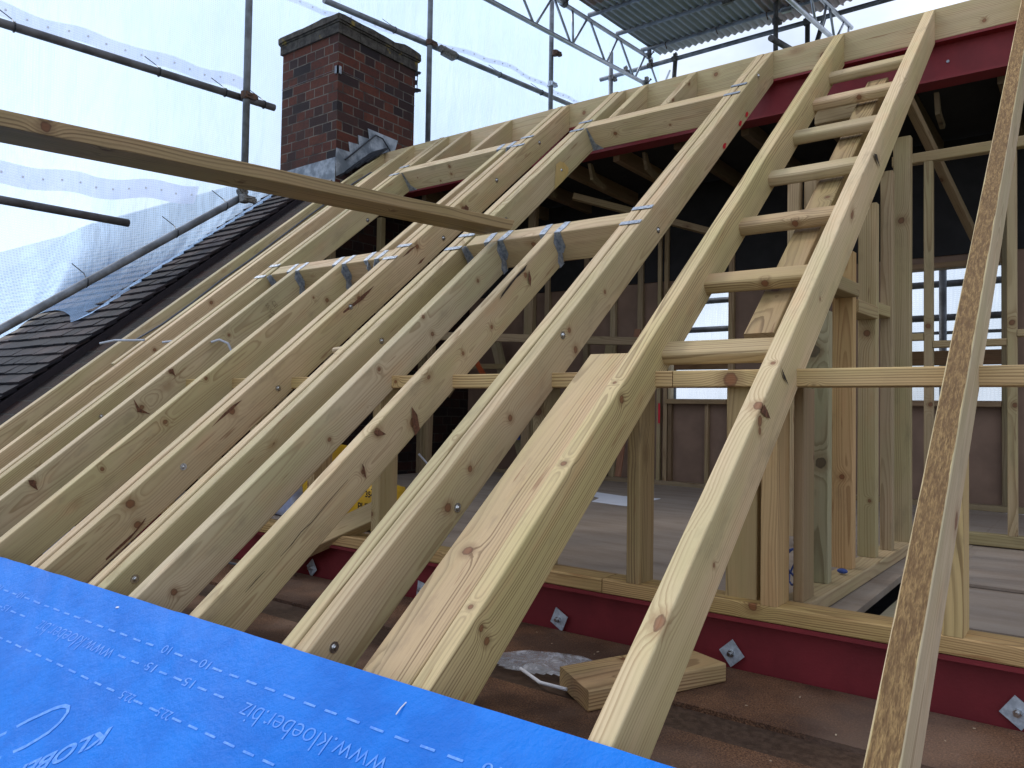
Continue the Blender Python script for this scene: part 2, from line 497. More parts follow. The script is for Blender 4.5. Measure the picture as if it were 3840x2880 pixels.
DECK, FLOOR = deck_mat(), floor_mat()
CHANNEL = simple('dark_channel_board', (0.045, 0.026, 0.017), 0.5, 0, 0.3, 60, 0.5, col2=(0.085, 0.052, 0.035))  # darker brown than the deck, for the recessed strip
BRICK, BRICK_D, CAP = brick_mat("chimney_brick", 0.42), brick_mat("sooty_party_brick", 0.10), cap_mat()
TILE, MEMB, PRINT = tile_mat(), membrane_mat(), print_mat()
NET_R = net_mat("rear_debris_netting", 0.42, (0.80, 0.90, 1.0), 0.6)
NET, BAND, TIN = net_mat("debris_netting", 0.66, (0.52, 0.71, 0.98), 1.0), net_mat("netting_band", 0.85, (0.70, 0.75, 0.90), 0.3), tin_mat()
GRASS = simple("distant_ground", (0.07, 0.09, 0.045), 0.95, 0, 0.4, 0.4)
def poly_mat():
    g = NG("clear_polythene")
    v = g.obj()
    n = g.noise(v, 25, 5, 0.7, dist=1.0)
    gl = g.n('ShaderNodeBsdfPrincipled')
    gl.inputs['Base Color'].default_value = (0.75, 0.78, 0.85, 1)
    gl.inputs['Roughness'].default_value = 0.18
    g.put(gl.inputs['Normal'], g.bump(n, 0.9, 0.01))
    tp = g.n('ShaderNodeBsdfTransparent')
    m = g.n('ShaderNodeMixShader')
    g.put(m.inputs[0], g.math('ADD', 0.34, g.math('MULTIPLY', g.step(n, 0.5, 0.7), 0.4)))
    g.put(m.inputs[1], tp.outputs[0]); g.put(m.inputs[2], gl.outputs[0])
    g.t.links.new(m.outputs[0], g.o.inputs[0])
    return g.m
POLY = poly_mat()

# ------------------------------------------------------------------ mesh helpers
def frame(p0, p1, up):
    X = (p1 - p0).normalized()
    Z = (up - X * up.dot(X)).normalized()
    Y = Z.cross(X)
    M = Matrix((( X.x, Y.x, Z.x, p0.x), (X.y, Y.y, Z.y, p0.y), (X.z, Y.z, Z.z, p0.z), (0, 0, 0, 1)))
    return M, (p1 - p0).length


def timber_mesh(Ln, wd, ht, cut0=(0, 0), cut1=(0, 0), r=0.0035, bow=0.0005, rough_top=False):
    segs = max(2, int(Ln / 0.25))
    prof = []
    for cx_, cy_, a0 in ((wd / 2 - r, ht / 2 - r, 0), (-wd / 2 + r, ht / 2 - r, 90), (-wd / 2 + r, -ht / 2 + r, 180), (wd / 2 - r, -ht / 2 + r, 270)):
        for k in range(4):
            a = radians(a0 + 30 * k)
            prof.append((cx_ + r * cos(a), cy_ + r * sin(a)))
    n = len(prof)
    verts, faces = [], []
    seed = random.random() * 100
    for i in range(segs + 1):
        t = i / segs
        oy = (noise.noise(Vector((seed, t * Ln * 0.8, 0))) - noise.noise(Vector((seed, 0, 0)))) * bow
        oz = (noise.noise(Vector((seed + 9, t * Ln * 0.8, 3))) ) * bow
        for (y, z) in prof:
            x = t * Ln
            if i == 0: x += cut0[0] * y + cut0[1] * z
            if i == segs: x += cut1[0] * y + cut1[1] * z
            verts.append((x, y + (oy if 0 < i < segs else 0), z + (oz if 0 < i < segs else 0)))
    for i in range(segs):
        for j in range(n):
            a = i * n + j; b = i * n + (j + 1) % n
            faces.append((a, b, b + n, a + n))
    faces.append(tuple(range(n - 1, -1, -1)))
    faces.append(tuple(segs * n + j for j in range(n)))
    me = bpy.data.meshes.new("timber")
    me.from_pydata(verts, [], faces)
    me.update()
    if rough_top:
        for p in me.polygons:
            if p.normal.z > 0.8: p.material_index = 1
    return me


def timber(name, p0, p1, wd, ht, up=Vector((0, 0, 1)), mat=None, label=None, cat=None, group=None, cut0=(0, 0), cut1=(0, 0),
           parent=None, tint=(1, 1, 1), knots=(), rough_top=False, r=0.0045, bow=0.0005):
    av = (tint[0] + tint[1] + tint[2]) / 3
    tint = (tint[0] * 0.8 + av * 0.2, tint[1] * 0.8 + av * 0.2, tint[2] * 0.65 + av * 0.35)
    p0, p1 = Vector(p0), Vector(p1)
    M, Ln = frame(p0, p1, Vector(up))
    me = timber_mesh(Ln, wd, ht, cut0, cut1, r, bow, rough_top)
    o = bpy.data.objects.new(name, me)
    COL.objects.link(o)
    me.materials.append(mat or WOOD)
    if rough_top: me.materials.append(WOOD_ROUGH)
    if parent is not None:
        o.parent = parent
        o.matrix_parent_inverse = Matrix.Translation(-Vector(parent.location))
    o.matrix_basis = M
    o.color = (*tint, 1)
    for i, k in enumerate(knots[:6]):
        o['k%d' % (i + 1)] = [float(c) for c in k]
    if label: tag(o, label, cat, group)
    return o


class MB:
    """collects shapes into one mesh"""
    def __init__(s): s.v, s.f = [], []

    def box(s, a, b, M=None):
        x0, y0, z0 = a; x1, y1, z1 = b
        c = [Vector(p) for p in ((x0, y0, z0), (x1, y0, z0), (x1, y1, z0), (x0, y1, z0), (x0, y0, z1), (x1, y0, z1), (x1, y1, z1), (x0, y1, z1))]
        if M is not None: c = [M @ p for p in c]
        k = len(s.v)
        s.v += [tuple(p) for p in c]
        s.f += [tuple(k + i for i in q) for q in ((0, 3, 2, 1), (4, 5, 6, 7), (0, 1, 5, 4), (1, 2, 6, 5), (2, 3, 7, 6), (3, 0, 4, 7))]
        return s

    def tube(s, a, b, r, n=14, r2=None, caps=True):
        a, b = Vector(a), Vector(b)
        d = (b - a).normalized()
        u = d.orthogonal().normalized(); w_ = d.cross(u)
        k = len(s.v); r2 = r2 or r
        for p, rr in ((a, r), (b, r2)):
            for i in range(n):
                t = 2 * pi * i / n
                s.v.append(tuple(p + u * rr * cos(t) + w_ * rr * sin(t)))
        for i in range(n):
            j = (i + 1) % n
            s.f.append((k + i, k + j, k + n + j, k + n + i))
        if caps:
            s.f.append(tuple(k + n - 1 - i for i in range(n)))
            s.f.append(tuple(k + n + i for i in range(n)))
        return s

    def path(s, pts, r, n=8):
        pts = [Vector(p) for p in pts]
        k = len(s.v)
        u = None
        for i, p in enumerate(pts):
            d = (pts[min(i + 1, len(pts) - 1)] - pts[max(i - 1, 0)]).normalized()
            u = (u - d * u.dot(d)).normalized() if u is not None else d.orthogonal().normalized()
            w_ = d.cross(u)
            for j in range(n):
                t = 2 * pi * j / n
                s.v.append(tuple(p + u * r * cos(t) + w_ * r * sin(t)))
        for i in range(len(pts) - 1):
            for j in range(n):
                a = k + i * n + j; b = k + i * n + (j + 1) % n
                s.f.append((a, b, b + n, a + n))
        s.f.append(tuple(k + n - 1 - i for i in range(n)))
        s.f.append(tuple(k + (len(pts) - 1) * n + i for i in range(n)))
        return s

    def slab(s, pts, nrm, th):
        """polygon extruded by th along nrm"""
        pts = [Vector(p) for p in pts]; nrm = Vector(nrm).normalized() * th
        k = len(s.v); n = len(pts)
        s.v += [tuple(p) for p in pts] + [tuple(p + nrm) for p in pts]
        s.f.append(tuple(k + i for i in range(n))[::-1])
        s.f.append(tuple(k + n + i for i in range(n)))
        for i in range(n):
            j = (i + 1) % n
            s.f.append((k + i, k + j, k + n + j, k + n + i))
        return s

    def ball(s, c, r, sx=1, sy=1, sz=1, n=10, m=6, axis=None):
        k = len(s.v)
        for i in range(m + 1):
            a = pi * i / m
            for j in range(n):
                b = 2 * pi * j / n
                s.v.append((c[0] + r * sx * sin(a) * cos(b), c[1] + r * sy * sin(a) * sin(b), c[2] + r * sz * cos(a)))
        for i in range(m):
            for j in range(n):
                a = k + i * n + j; b = k + i * n + (j + 1) % n
                s.f.append((a, b, b + n, a + n))
        return s

    def mesh(s, name="mesh", fix=True):
        me = bpy.data.meshes.new(name)
        me.from_pydata(s.v, [], s.f)
        if fix:
            bm = bmesh.new(); bm.from_mesh(me)
            bmesh.ops.recalc_face_normals(bm, faces=bm.faces)
            bm.to_mesh(me); bm.free()
        me.update()
        return me

    def build(s, name, mat, parent=None, label=None, cat=None, group=None, smooth=False, kind=None):
        me = s.mesh(name)
        if smooth:
            for p in me.polygons: p.use_smooth = len(p.vertices) <= 4
        o = link(name, me, mat, parent)
        tag(o, label, cat, group, kind)
        return o


def V(*a): return Vector(a)


# =================================================================== SETTING
MB().box((-60, -60, -7.3), (60, 60, -7.0)).build('ground', GRASS, kind='structure')
f_ = MB()
f_.box((-4.58, 1.775, -0.74), (1.85, 2.10, -0.700))
f_.box((-4.58, 0.985, -0.74), (1.85, 1.622, -0.700))
f_.build('gutter_floor', DECK, kind='structure')
MB().box((-4.58, 1.60, -0.78), (1.85, 1.80, -0.712)).build('gutter_channel', CHANNEL, kind='structure')
f_ = MB()
f_.box((-4.58, 2.20, -0.575), (-0.77, 5.36, -0.551))
f_.box((-0.77, 2.20, -0.575), (-0.655, 5.36, -0.549))
f_.box((-0.655, 2.20, -0.575), (-0.55, 5.36, -0.5535))
f_.box((-0.44, 2.20, -0.580), (2.2, 5.36, -0.556))
f_.box((-0.552, 3.62, -0.58), (-0.438, 5.36, -0.5545))
f_.build('inner_floor', FLOOR, kind='structure')
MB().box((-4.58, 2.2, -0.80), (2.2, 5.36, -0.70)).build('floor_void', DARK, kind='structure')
b_ = MB(); b_.box((-0.42, 2.30, -0.554), (1.2, 2.78, -0.536))
b_.build('plywood_sheet', FLOOR, label='loose dusty plywood sheet lying on the floor right of the rough sawn rafter', cat='plywood sheet')
b_ = MB(); b_.box((-0.40, 2.95, -0.554), (1.2, 3.70, -0.545))
b_.build('plywood_sheet', FLOOR, label='plywood sheet lying on the floor in front of the rear stud wall', cat='plywood sheet')

# =================================================================== STEELS
def ibeam(name, x0, x1, y, ztop, zbot, label, wy=0.11):
    e = empty(name, (x0, y, zbot), label, 'steel beam')
    m = MB()
    m.box((x0, y, ztop - 0.012), (x1, y + wy, ztop))
    m.build('top_flange', RED, e)
    MB().box((x0, y, zbot), (x1, y + wy, zbot + 0.012)).build('bottom_flange', RED, e)
    MB().box((x0, y + wy / 2 - 0.005, zbot + 0.0115), (x1, y + wy / 2 + 0.005, ztop - 0.0115)).build('web', RED, e)
    return e


ibeam('steel_beam', -4.55, 2.2, 2.070, -0.5525, -0.752, 'red oxide steel beam under the sole plate beside the brown deck', 0.115)
st = ibeam('steel_beam', -4.56, 2.2, 4.243, 1.8385, 1.637, 'red oxide steel beam up under the ridge board', 0.115)
for x in (-1.18, -0.585, -0.10):
    MB().tube((x, 4.290, 1.74), (x, 4.2955, 1.74), 0.007).build('bolt_hole', GALV, st)

# =================================================================== RIDGE, PLATES, SOLES
ridge = timber('ridge_board', (-4.60, 4.2635, 1.9165), (-2.78, 4.2635, 1.9165), 0.045, 0.157, label='left length of pale ridge board starting beside the chimney', cat='ridge board', tint=(1.02, 0.96, 0.88), group='ridge boards')
timber('ridge_board', (-2.777, 4.2645, 1.9165), (2.2, 4.2645, 1.9165), 0.045, 0.157, label='long right length of pale ridge board above the red steel', cat='ridge board', tint=(1.05, 0.99, 0.86), group='ridge boards',
       knots=((1.62, -0.0225, -0.015, 0.020), (0.13, -0.0225, -0.0, 0.013), (1.02, -0.0225, 0.03, 0.013), (2.35, -0.0225, -0.04, 0.010)))
MBp = [(-4.55, -3.0, 'leftmost length of the wall plate between the close set rafters'), (-2.997, -0.98, 'middle length of the wall plate with the rafters notched over it'), (-0.977, 2.2, 'right length of wall plate with oval knot running under the rough rafter')]
for x0, x1, lb in MBp:
    timber('wall_plate', (x0, 2.066 + 0.05, 0.0935), (x1, 2.066 + 0.05, 0.0935), 0.10, 0.047, mat=WOOD_BOLD, label=lb, cat='wall plate', group='wall plates on the knee wall',
           tint=(1.12, 0.95, 0.72), knots=((0.17, -0.05, -0.004, 0.022), (1.72 if x0 > -1 else 0.9, -0.05, 0.0, 0.007)))
for x0, x1, lb, kn in ((-4.55, -1.204, 'left length of sole plate on the steel', ((2.6, -0.05, 0, 0.010),)), (-1.201, 2.2, 'right length of sole plate on the steel with half round knots', ((0.46, -0.05, 0.016, 0.013), (1.12, -0.05, 0.016, 0.014)))):
    timber('sole_plate', (x0, 2.066 + 0.05, -0.5295), (x1, 2.066 + 0.05, -0.5295), 0.10, 0.0435, mat=WOOD_BOLD, label=lb, cat='sole plate', group='sole plates', tint=(1.15, 0.92, 0.56), knots=kn)

# =================================================================== RAFTERS
D_ = 0.137
ZC = ST / CT           # plumb cut slope against the ridge
S_R = (4.2405 - ST * H) / CT


def raf(x0, x1, s0, s1, wd=0.047, **kw):
    """single rafter; x0/x1: left edge at bottom/top"""
    dep = kw.pop('dep', D_); top = kw.pop('top', 0.0)
    ridge_ = s1 is None
    if ridge_:
        s1 = S_R + ZC * (top - dep / 2)
        kw.setdefault('cut1', (0, ZC))
    kn = [(s - s0, (-wd / 2 if face == 'r' else y_), (dep / 2 - d if face == 'r' else dep / 2), rr) for (s, face, y_, d, rr) in kw.pop('kn', ())]
    return timber(kw.pop('name', 'rafter'), rp(x0 + wd / 2, s0, top - dep / 2), rp(x1 + wd / 2, s1, top - dep / 2), wd, dep, up=RN, knots=kn, **kw)


S0 = -0.25
G1 = 'single rafters running to the ridge'
# C rough sawn, A, B
raf(-0.266, -0.268, S0, None, 0.047, label='rough sawn rafter at the right edge with coarse brown top face', cat='rafter', group=G1, rough_top=True, tint=(1.0, 0.97, 0.95))
ka = raf(-0.672, -0.681, S0, None, 0.047, label='rafter forming the right side of the ladder of noggins, big brown knot on its edge', cat='rafter', group=G1, tint=(1.06, 1.02, 0.90),
    kn=((1.41, 't', -0.018, 0, 0.015), (1.38, 'r', 0, 0.022, 0.014), (1.365, 'r', 0, 0.040, 0.010), (1.58, 't', -0.006, 0, 0.007), (1.973, 'r', 0, 0.061, 0.006), (0.99, 'r', 0, 0.081, 0.006)))
raf(-1.066, -1.104, S0, None, 0.049, mat=WOOD_BOLD, label='rafter forming the left side of the ladder of noggins, wavy bold grain on top', cat='rafter', group=G1, tint=(1.0, 0.97, 0.82),
    kn=((0.701, 'r', 0, 0.033, 0.008), (0.696, 'r', 0, 0.068, 0.010), (0.724, 't', 0.003, 0, 0.007), (1.173, 't', 0.0, 0, 0.009), (1.467, 'r', 0, 0.029, 0.012), (1.504, 't', 0.003, 0, 0.006)))
# plank lying beside B, its end above the wall plate
timber('loose_plank', rp(-1.265 + 0.072, S0, -0.068), rp(-1.254 + 0.072, 1.695, -0.068), 0.144, 0.045, up=RN, mat=WOOD_BOLD, cut1=(-0.0, 0.75),
       label='wide flat plank with bold grain, its square end above the wall plate', cat='plank', tint=(1.08, 0.96, 0.86), knots=((0.90 + 0.25, 0.015, 0.0225, 0.014),))
# nearby lower jacks under the right trimmer
RJ = 'short rafters hung below the trimmers'
S_T = 2.552
kf = raf(-1.857, -1.862, S0, S_T, 0.045, name='jack_rafter', label='lower jack rafter with dark bark wane, right one under the right trimmer', cat='rafter', group=RJ, tint=(1.0, 0.94, 0.82),
    kn=((2.27, 'r', 0, 0.035, 0.011), (1.964, 'r', 0, 0.079, 0.009), (1.77, 'r', 0, 0.062, 0.008), (1.422, 'r', 0, 0.098, 0.016), (1.281, 'r', 0, 0.020, 0.014), (1.159, 'r', 0, 0.079, 0.008)))
raf(-2.166, -2.164, S0, S_T, 0.047, name='jack_rafter', label='greyish lower jack rafter with red knots, second from the right under the right trimmer', cat='rafter', group=RJ, tint=(0.90, 0.92, 0.90),
    kn=((2.332, 'r', 0, 0.069, 0.009), (1.956, 'r', 0, 0.008, 0.009), (1.958, 'r', 0, 0.090, 0.010), (1.641, 'r', 0, 0.033, 0.009), (0.613, 'r', 0, 0.071, 0.011), (1.307, 'r', 0, 0.088, 0.009)))
raf(-3.190, -3.187, S0, S_T, 0.046, name='jack_rafter', label='lower jack rafter with brown bark streaks, right one under the left trimmer', cat='rafter', group=RJ, tint=(0.97, 0.92, 0.78),
    kn=((1.574, 'r', 0, 0.013, 0.008), (2.291, 'r', 0, 0.041, 0.006), (2.356, 'r', 0, 0.098, 0.012), (1.313, 'r', 0, 0.046, 0.010), (1.0, 'r', 0, 0.03, 0.008)))
kj = raf(-3.563, -3.569, S0, S_T, 0.045, name='jack_rafter', label='lower jack rafter bearing a brown grading stamp, left one under the left trimmer', cat='rafter', group=RJ, tint=(0.94, 0.93, 0.84),
         kn=((1.637, 'r', 0, 0.012, 0.012), (1.425, 'r', 0, 0.062, 0.012), (0.879, 'r', 0, 0.028, 0.012), (2.0, 'r', 0, 0.05, 0.008)))
# singles at far left
raf(-4.085, -4.205, S0, None, 0.045, label='second rafter from the chimney with a grey cable end through it', cat='rafter', group=G1, tint=(1.0, 0.92, 0.78), kn=((2.35, 'r', 0, 0.03, 0.012), (1.9, 'r', 0, 0.05, 0.01)))
raf(-4.463, -4.53, S0, None, 0.045, label='leftmost rafter nearest the chimney with a dark cable clipped along it', cat='rafter', group=G1, tint=(0.98, 0.95, 0.80))
timber('batten', rp(-4.215, 1.72, -0.02), rp(-4.245, 4.35, -0.02), 0.038, 0.025, up=RN, label='thin pale batten lying loose between the two leftmost rafters', cat='batten', tint=(1.2, 1.18, 1.1))
# upper jacks between upper trimmers and ridge
UJ = 'short rafters between the trimmers and the ridge'
S_U = 4.035
raf(-2.235, -2.239, S_U, None, 0.047, name='jack_rafter', label='short upper jack rafter above the left end of the right upper trimmer', cat='rafter', group=UJ, tint=(0.98, 0.95, 0.80))
raf(-1.912, -1.919, S_U, None, 0.047, name='jack_rafter', label='short upper jack rafter above the middle of the right trimmer', cat='rafter', group=UJ, tint=(0.95, 0.93, 0.80))
raf(-3.272, -3.272, S_U - 0.02, None, 0.047, name='jack_rafter', label='short upper jack rafter above the right part of the left trimmer', cat='rafter', group=UJ, tint=(0.95, 0.90, 0.76))
raf(-3.646, -3.648, S_U - 0.02, None, 0.047, name='jack_rafter', label='short upper jack rafter above the left part of the left trimmer', cat='rafter', group=UJ, tint=(0.93, 0.88, 0.75))
# intermediate single left of doubled rafter I between lower and upper left trimmers
raf(-2.945, -2.945, 2.645, 3.905, 0.045, name='jack_rafter', label='single rafter lying close to a doubled rafter between the two left trimmers', cat='rafter', tint=(1.02, 0.98, 0.84), group=RJ)

PG = 'doubled rafters bolted together'


def bolt(parent, x, s, d, R_=0.013):
    """round washer and dome head on a right-hand face"""
    p = rp(x, s, -d)
    m = MB()
    m.tube(p, p + V(0.0025, 0, 0), R_, 20)
    m.tube(p + V(0.0025, 0, 0), p + V(0.006, 0, 0), R_ * 0.62, 16, R_ * 0.5)
    m.tube(p + V(0.006, 0, 0), p + V(0.008, 0, 0), R_ * 0.42, 12, R_ * 0.25)
    return m.build('bolt', BOLT, parent, smooth=False)


def pair(x0, x1, w1, w2, s0, s1, label, bolts, tints, knr=(), lower=0.0, mat=None):
    e = empty('doubled_rafter', rp(x0, s0), label, 'rafter', PG)
    raf(x0, x1, s0, s1, w1, parent=e, tint=tints[0], name='ply', top=0.0035 - lower * 0.5, mat=mat)
    raf(x0 + w1 + 0.0045, x1 + w1 + 0.0045, s0, s1, w2, parent=e, tint=tints[1], name='ply', kn=knr, mat=mat)
    for s, d in bolts:
        t = (s - s0) / (4.5 - s0)
        bolt(e, x0 + (x1 - x0) * t + w1 + w2 + 0.0045, s, d)
    return e


eE = pair(-1.470, -1.520, 0.043, 0.047, S0, None, 'doubled rafter with red spray marks, nearest left of the ladder of noggins',
          ((0.58, 0.050), (1.081, 0.102), (1.805, 0.030), (2.647, 0.093), (4.217, 0.02)), ((1.03, 0.98, 0.86), (1.0, 0.95, 0.82)),
          ((2.13, 'r', 0, 0.064, 0.008), (1.849, 'r', 0, 0.040, 0.010), (1.842, 'r', 0, 0.112, 0.013), (1.417, 'r', 0, 0.063, 0.011), (1.186, 'r', 0, 0.057, 0.010), (1.054, 'r', 0, 0.076, 0.013)), 0.004, WOOD)
eH = pair(-2.385, -2.440, 0.044, 0.047, S0, None, 'doubled rafter with a yellow stained patch and the loose long timber crossing it',
          ((0.605, 0.045), (1.873, 0.055), (2.93, 0.060), (3.55, 0.080)), ((1.10, 1.04, 0.92), (0.97, 0.95, 0.80)))
eI = pair(-2.780, -2.853, 0.044, 0.046, S0, None, 'doubled rafter with long reddish resin scars reaching the ridge board seam',
          ((1.085, 0.06), (1.597, 0.084), (2.139, 0.03), (2.90, 0.09), (3.514, 0.05), (4.062, 0.055)), ((1.02, 0.96, 0.84), (0.97, 0.90, 0.76)),
          ((1.37, 'r', 0, 0.026, 0.014), (0.857, 'r', 0, 0.03, 0.017), (2.207, 'r', 0, 0.030, 0.013), (0.833, 'r', 0, 0.107, 0.013), (3.142, 'r', 0, 0.048, 0.018), (2.698, 'r', 0, 0.030, 0.013)))
eL = pair(-3.835, -3.900, 0.044, 0.046, S0, None, 'doubled rafter carrying the left ends of the two left trimmers',
          ((1.344, 0.057), (3.441, 0.112)), ((1.04, 1.0, 0.86), (0.98, 0.94, 0.78)))

# =================================================================== TRIMMERS
TG = 'trimmers hung between the doubled rafters'


def trimmer(xa, xb, s_front, wd, label, tint, kn=()):
    sc_ = s_front + wd / 2
    return timber('trimmer', rp(xa, sc_, -D_ / 2), rp(xb, sc_, -D_ / 2), wd, D_, up=RN, label=label, cat='trimmer', group=TG, tint=tint, knots=kn)


trimmer(-2.299, -1.484, 2.555, 0.092, 'right trimmer at mid slope with two hangers and a dark knot', (1.03, 0.94, 0.80), ((0.36, -0.046, 0.03, 0.013), (0.05, -0.046, 0.0, 0.007)))
trimmer(-2.341, -1.505, 3.945, 0.090, 'right upper trimmer near the ridge with a round dark knot', (1.06, 0.98, 0.84), ((0.17, -0.045, 0.0, 0.012), (0.5, -0.045, -0.02, 0.006)))
trimmer(-3.746, -2.815, 2.552, 0.090, 'left trimmer at mid slope with a pinkish top edge', (1.08, 0.97, 0.84))
trimmer(-3.800, -2.842, 3.922, 0.090, 'left upper trimmer, pale and knotty, below the chimney', (1.08, 1.04, 0.92), ((0.42, -0.045, 0.035, 0.011), (0.41, -0.045, -0.015, 0.008), (0.3, -0.045, -0.045, 0.006), (0.12, -0.045, 0.01, 0.004)))

# =================================================================== HANGERS
HG = 'galvanised hangers on the trimmers'


def joist_hanger(xl, xr, sf, wd, label, left=True, right=True, face_len=0.095):
    """hanger for a joist with faces xl..xr arriving from below at trimmer front sf"""
    e = empty('joist_hanger', rp((xl + xr) / 2, sf), label, 'joist hanger', HG)
    th = 0.0018
    for side, x in ((-1, xl), (1, xr)):
        if (side < 0 and not left) or (side > 0 and not right): continue
        x1 = x + side * 0.030
        m = MB()
        # strap on top of the trimmer, flared away from the joist
        m.slab([rp(x + side * 0.0005, sf - 0.001, 0.0008), rp(x1, sf - 0.001, 0.0008), rp(x1 + side * 0.008, sf + 0.03, 0.0008), rp(x1 + side * 0.008, sf + wd - 0.006, 0.0008), rp(x + side * 0.008, sf + wd - 0.002, 0.0008), rp(x + side * 0.002, sf + 0.03, 0.0008)], RN, th)
        # leg down the trimmer front
        m.slab([rp(x + side * 0.0005, sf - 0.0008, 0.0008), rp(x1, sf - 0.0008, 0.0008), rp(x1, sf - 0.0008, -face_len * 0.72), rp(x + side * 0.010, sf - 0.0008, -face_len), rp(x + side * 0.0005, sf - 0.0008, -face_len)], -RD, th)
        for q in range(3):
            for t in (0.25, 0.75):
                c = rp(x + side * 0.030 * (0.25 + 0.5 * ((q + (t > 0.5)) % 2)), sf - 0.0025, -0.012 - q * 0.024 - t * 0.01)
                m.tube(c, c - RD * 0.0022, 0.0026, 8)
        for q in range(2):
            c = rp(x + side * (0.012 + 0.014 * q), sf + 0.03 + 0.03 * q, 0.0025)
            m.tube(c, c + RN * 0.0012, 0.0026, 8)
        m.build('strap', GALV, e)
        # plate on the joist side, twisting down to the joist bottom
        m = MB()
        m.slab([rp(x + side * 0.0008, sf - 0.002, -0.004), rp(x + side * 0.0008, sf - 0.030, -0.030), rp(x + side * 0.0008, sf - 0.028, -0.085), rp(x + side * 0.0008, sf - 0.052, -0.112), rp(x + side * 0.0008, sf - 0.048, -0.1385), rp(x + side * 0.0008, sf - 0.018, -0.1385), rp(x + side * 0.0008, sf - 0.002, -0.105)], (side, 0, 0), th)
        m.build('side_plate', GALV, e)
    MB().slab([rp(xl - 0.0026, sf - 0.012, -D_ - 0.001), rp(xr + 0.0026, sf - 0.012, -D_ - 0.001), rp(xr + 0.0026, sf - 0.05, -D_ - 0.001), rp(xl - 0.0026, sf - 0.05, -D_ - 0.001)], -RN, th).build('stirrup', GALV, e)
    return e


joist_hanger(-1.862, -1.817, 2.555, 0.092, 'galvanised hanger on the wane edged jack rafter at the right trimmer')
joist_hanger(-2.164, -2.117, 2.555, 0.092, 'galvanised hanger beneath the end of the loose long timber')
joist_hanger(-3.187, -3.141, 2.552, 0.090, 'galvanised hanger on the bark streaked jack rafter at the left trimmer')
joist_hanger(-3.569, -3.524, 2.552, 0.090, 'galvanised hanger on the stamped jack rafter at the left trimmer')
joist_hanger(-2.945, -2.900, 2.552, 0.090, 'small bright hanger strap at the right end of the left trimmer', face_len=0.03)
joist_hanger(-2.945, -2.900, 3.922, 0.088, 'perforated hanger strap at the right end of the left upper trimmer', face_len=0.03)


def end_hanger(xa, xb, s_near, s_far, x_end, side, label, face=True):
    """hanger that carries a trimmer end: two straps across the doubled rafter and a plate on the trimmer face"""
    e = empty('end_hanger', rp(x_end, s_near), label, 'joist hanger', HG)
    for k, s in enumerate((s_near - 0.030, s_far + 0.004)):
        m = MB()
        m.slab([rp(xa, s, 0.0044), rp(xb, s, 0.0030), rp(xb, s + 0.026, 0.0030), rp(xa, s + 0.026, 0.0044)], RN, 0.0018)
        n_ = 6
        for i in range(n_):
            c = rp(xa + (xb - xa) * (i + 0.5) / n_, s + (0.007 if i % 2 else 0.019), 0.0055)
            m.tube(c, c + RN * 0.001, 0.0024, 8)
        m.build('strap', GALV, e)
    if face:
        m = MB()
        d2 = -0.1385
        m.slab([rp(x_end, s_near - 0.0008, 0.0), rp(x_end + side * 0.012, s_near - 0.0008, -0.005), rp(x_end + side * 0.034, s_near - 0.0008, -0.10), rp(x_end + side * 0.075, s_near - 0.0008, d2), rp(x_end, s_near - 0.0008, d2)], -RD, 0.0018)
        for q in range(5):
            c = rp(x_end + side * (0.008 + 0.004 * q), s_near - 0.0026, -0.02 - 0.022 * q)
            m.tube(c, c - RD * 0.002, 0.0026, 8)
        m.build('face_plate', GALV, e)
        m = MB()
        m.slab([rp(x_end + side * 0.0008, s_near - 0.028, 0.0), rp(x_end + side * 0.0008, s_near, 0.0), rp(x_end + side * 0.0008, s_near, -0.10), rp(x_end + side * 0.0008, s_near - 0.028, -0.085)], (side, 0, 0), 0.0016)
        m.build('side_plate', GALV, e)
    return e


end_hanger(-2.41, -2.315, 2.555, 2.647, -2.308, 1, 'hanger strapping the left end of the right trimmer to its doubled rafter')
end_hanger(-1.495, -1.405, 2.555, 2.647, -1.486, -1, 'plain straps over the doubled rafter at the right end of the right trimmer')
end_hanger(-2.435, -2.348, 3.945, 4.035, -2.344, 1, 'dull hanger at the left end of the right upper trimmer')
end_hanger(-1.512, -1.430, 3.945, 4.035, -1.508, -1, 'two dull straps near the ridge at the right end of the right upper trimmer')
end_hanger(-3.865, -3.775, 2.552, 2.642, -3.752, 1, 'bright hanger at the left end of the left trimmer')
end_hanger(-2.815, -2.725, 2.552, 2.642, -2.813, -1, 'bright straps across the doubled rafter at the right end of the left trimmer')
end_hanger(-3.895, -3.808, 3.922, 4.012, -3.802, 1, 'dull hanger at the left end of the left upper trimmer')
end_hanger(-2.845, -2.752, 3.922, 4.012, -2.843, -1, 'perforated straps at the right end of the left upper trimmer')

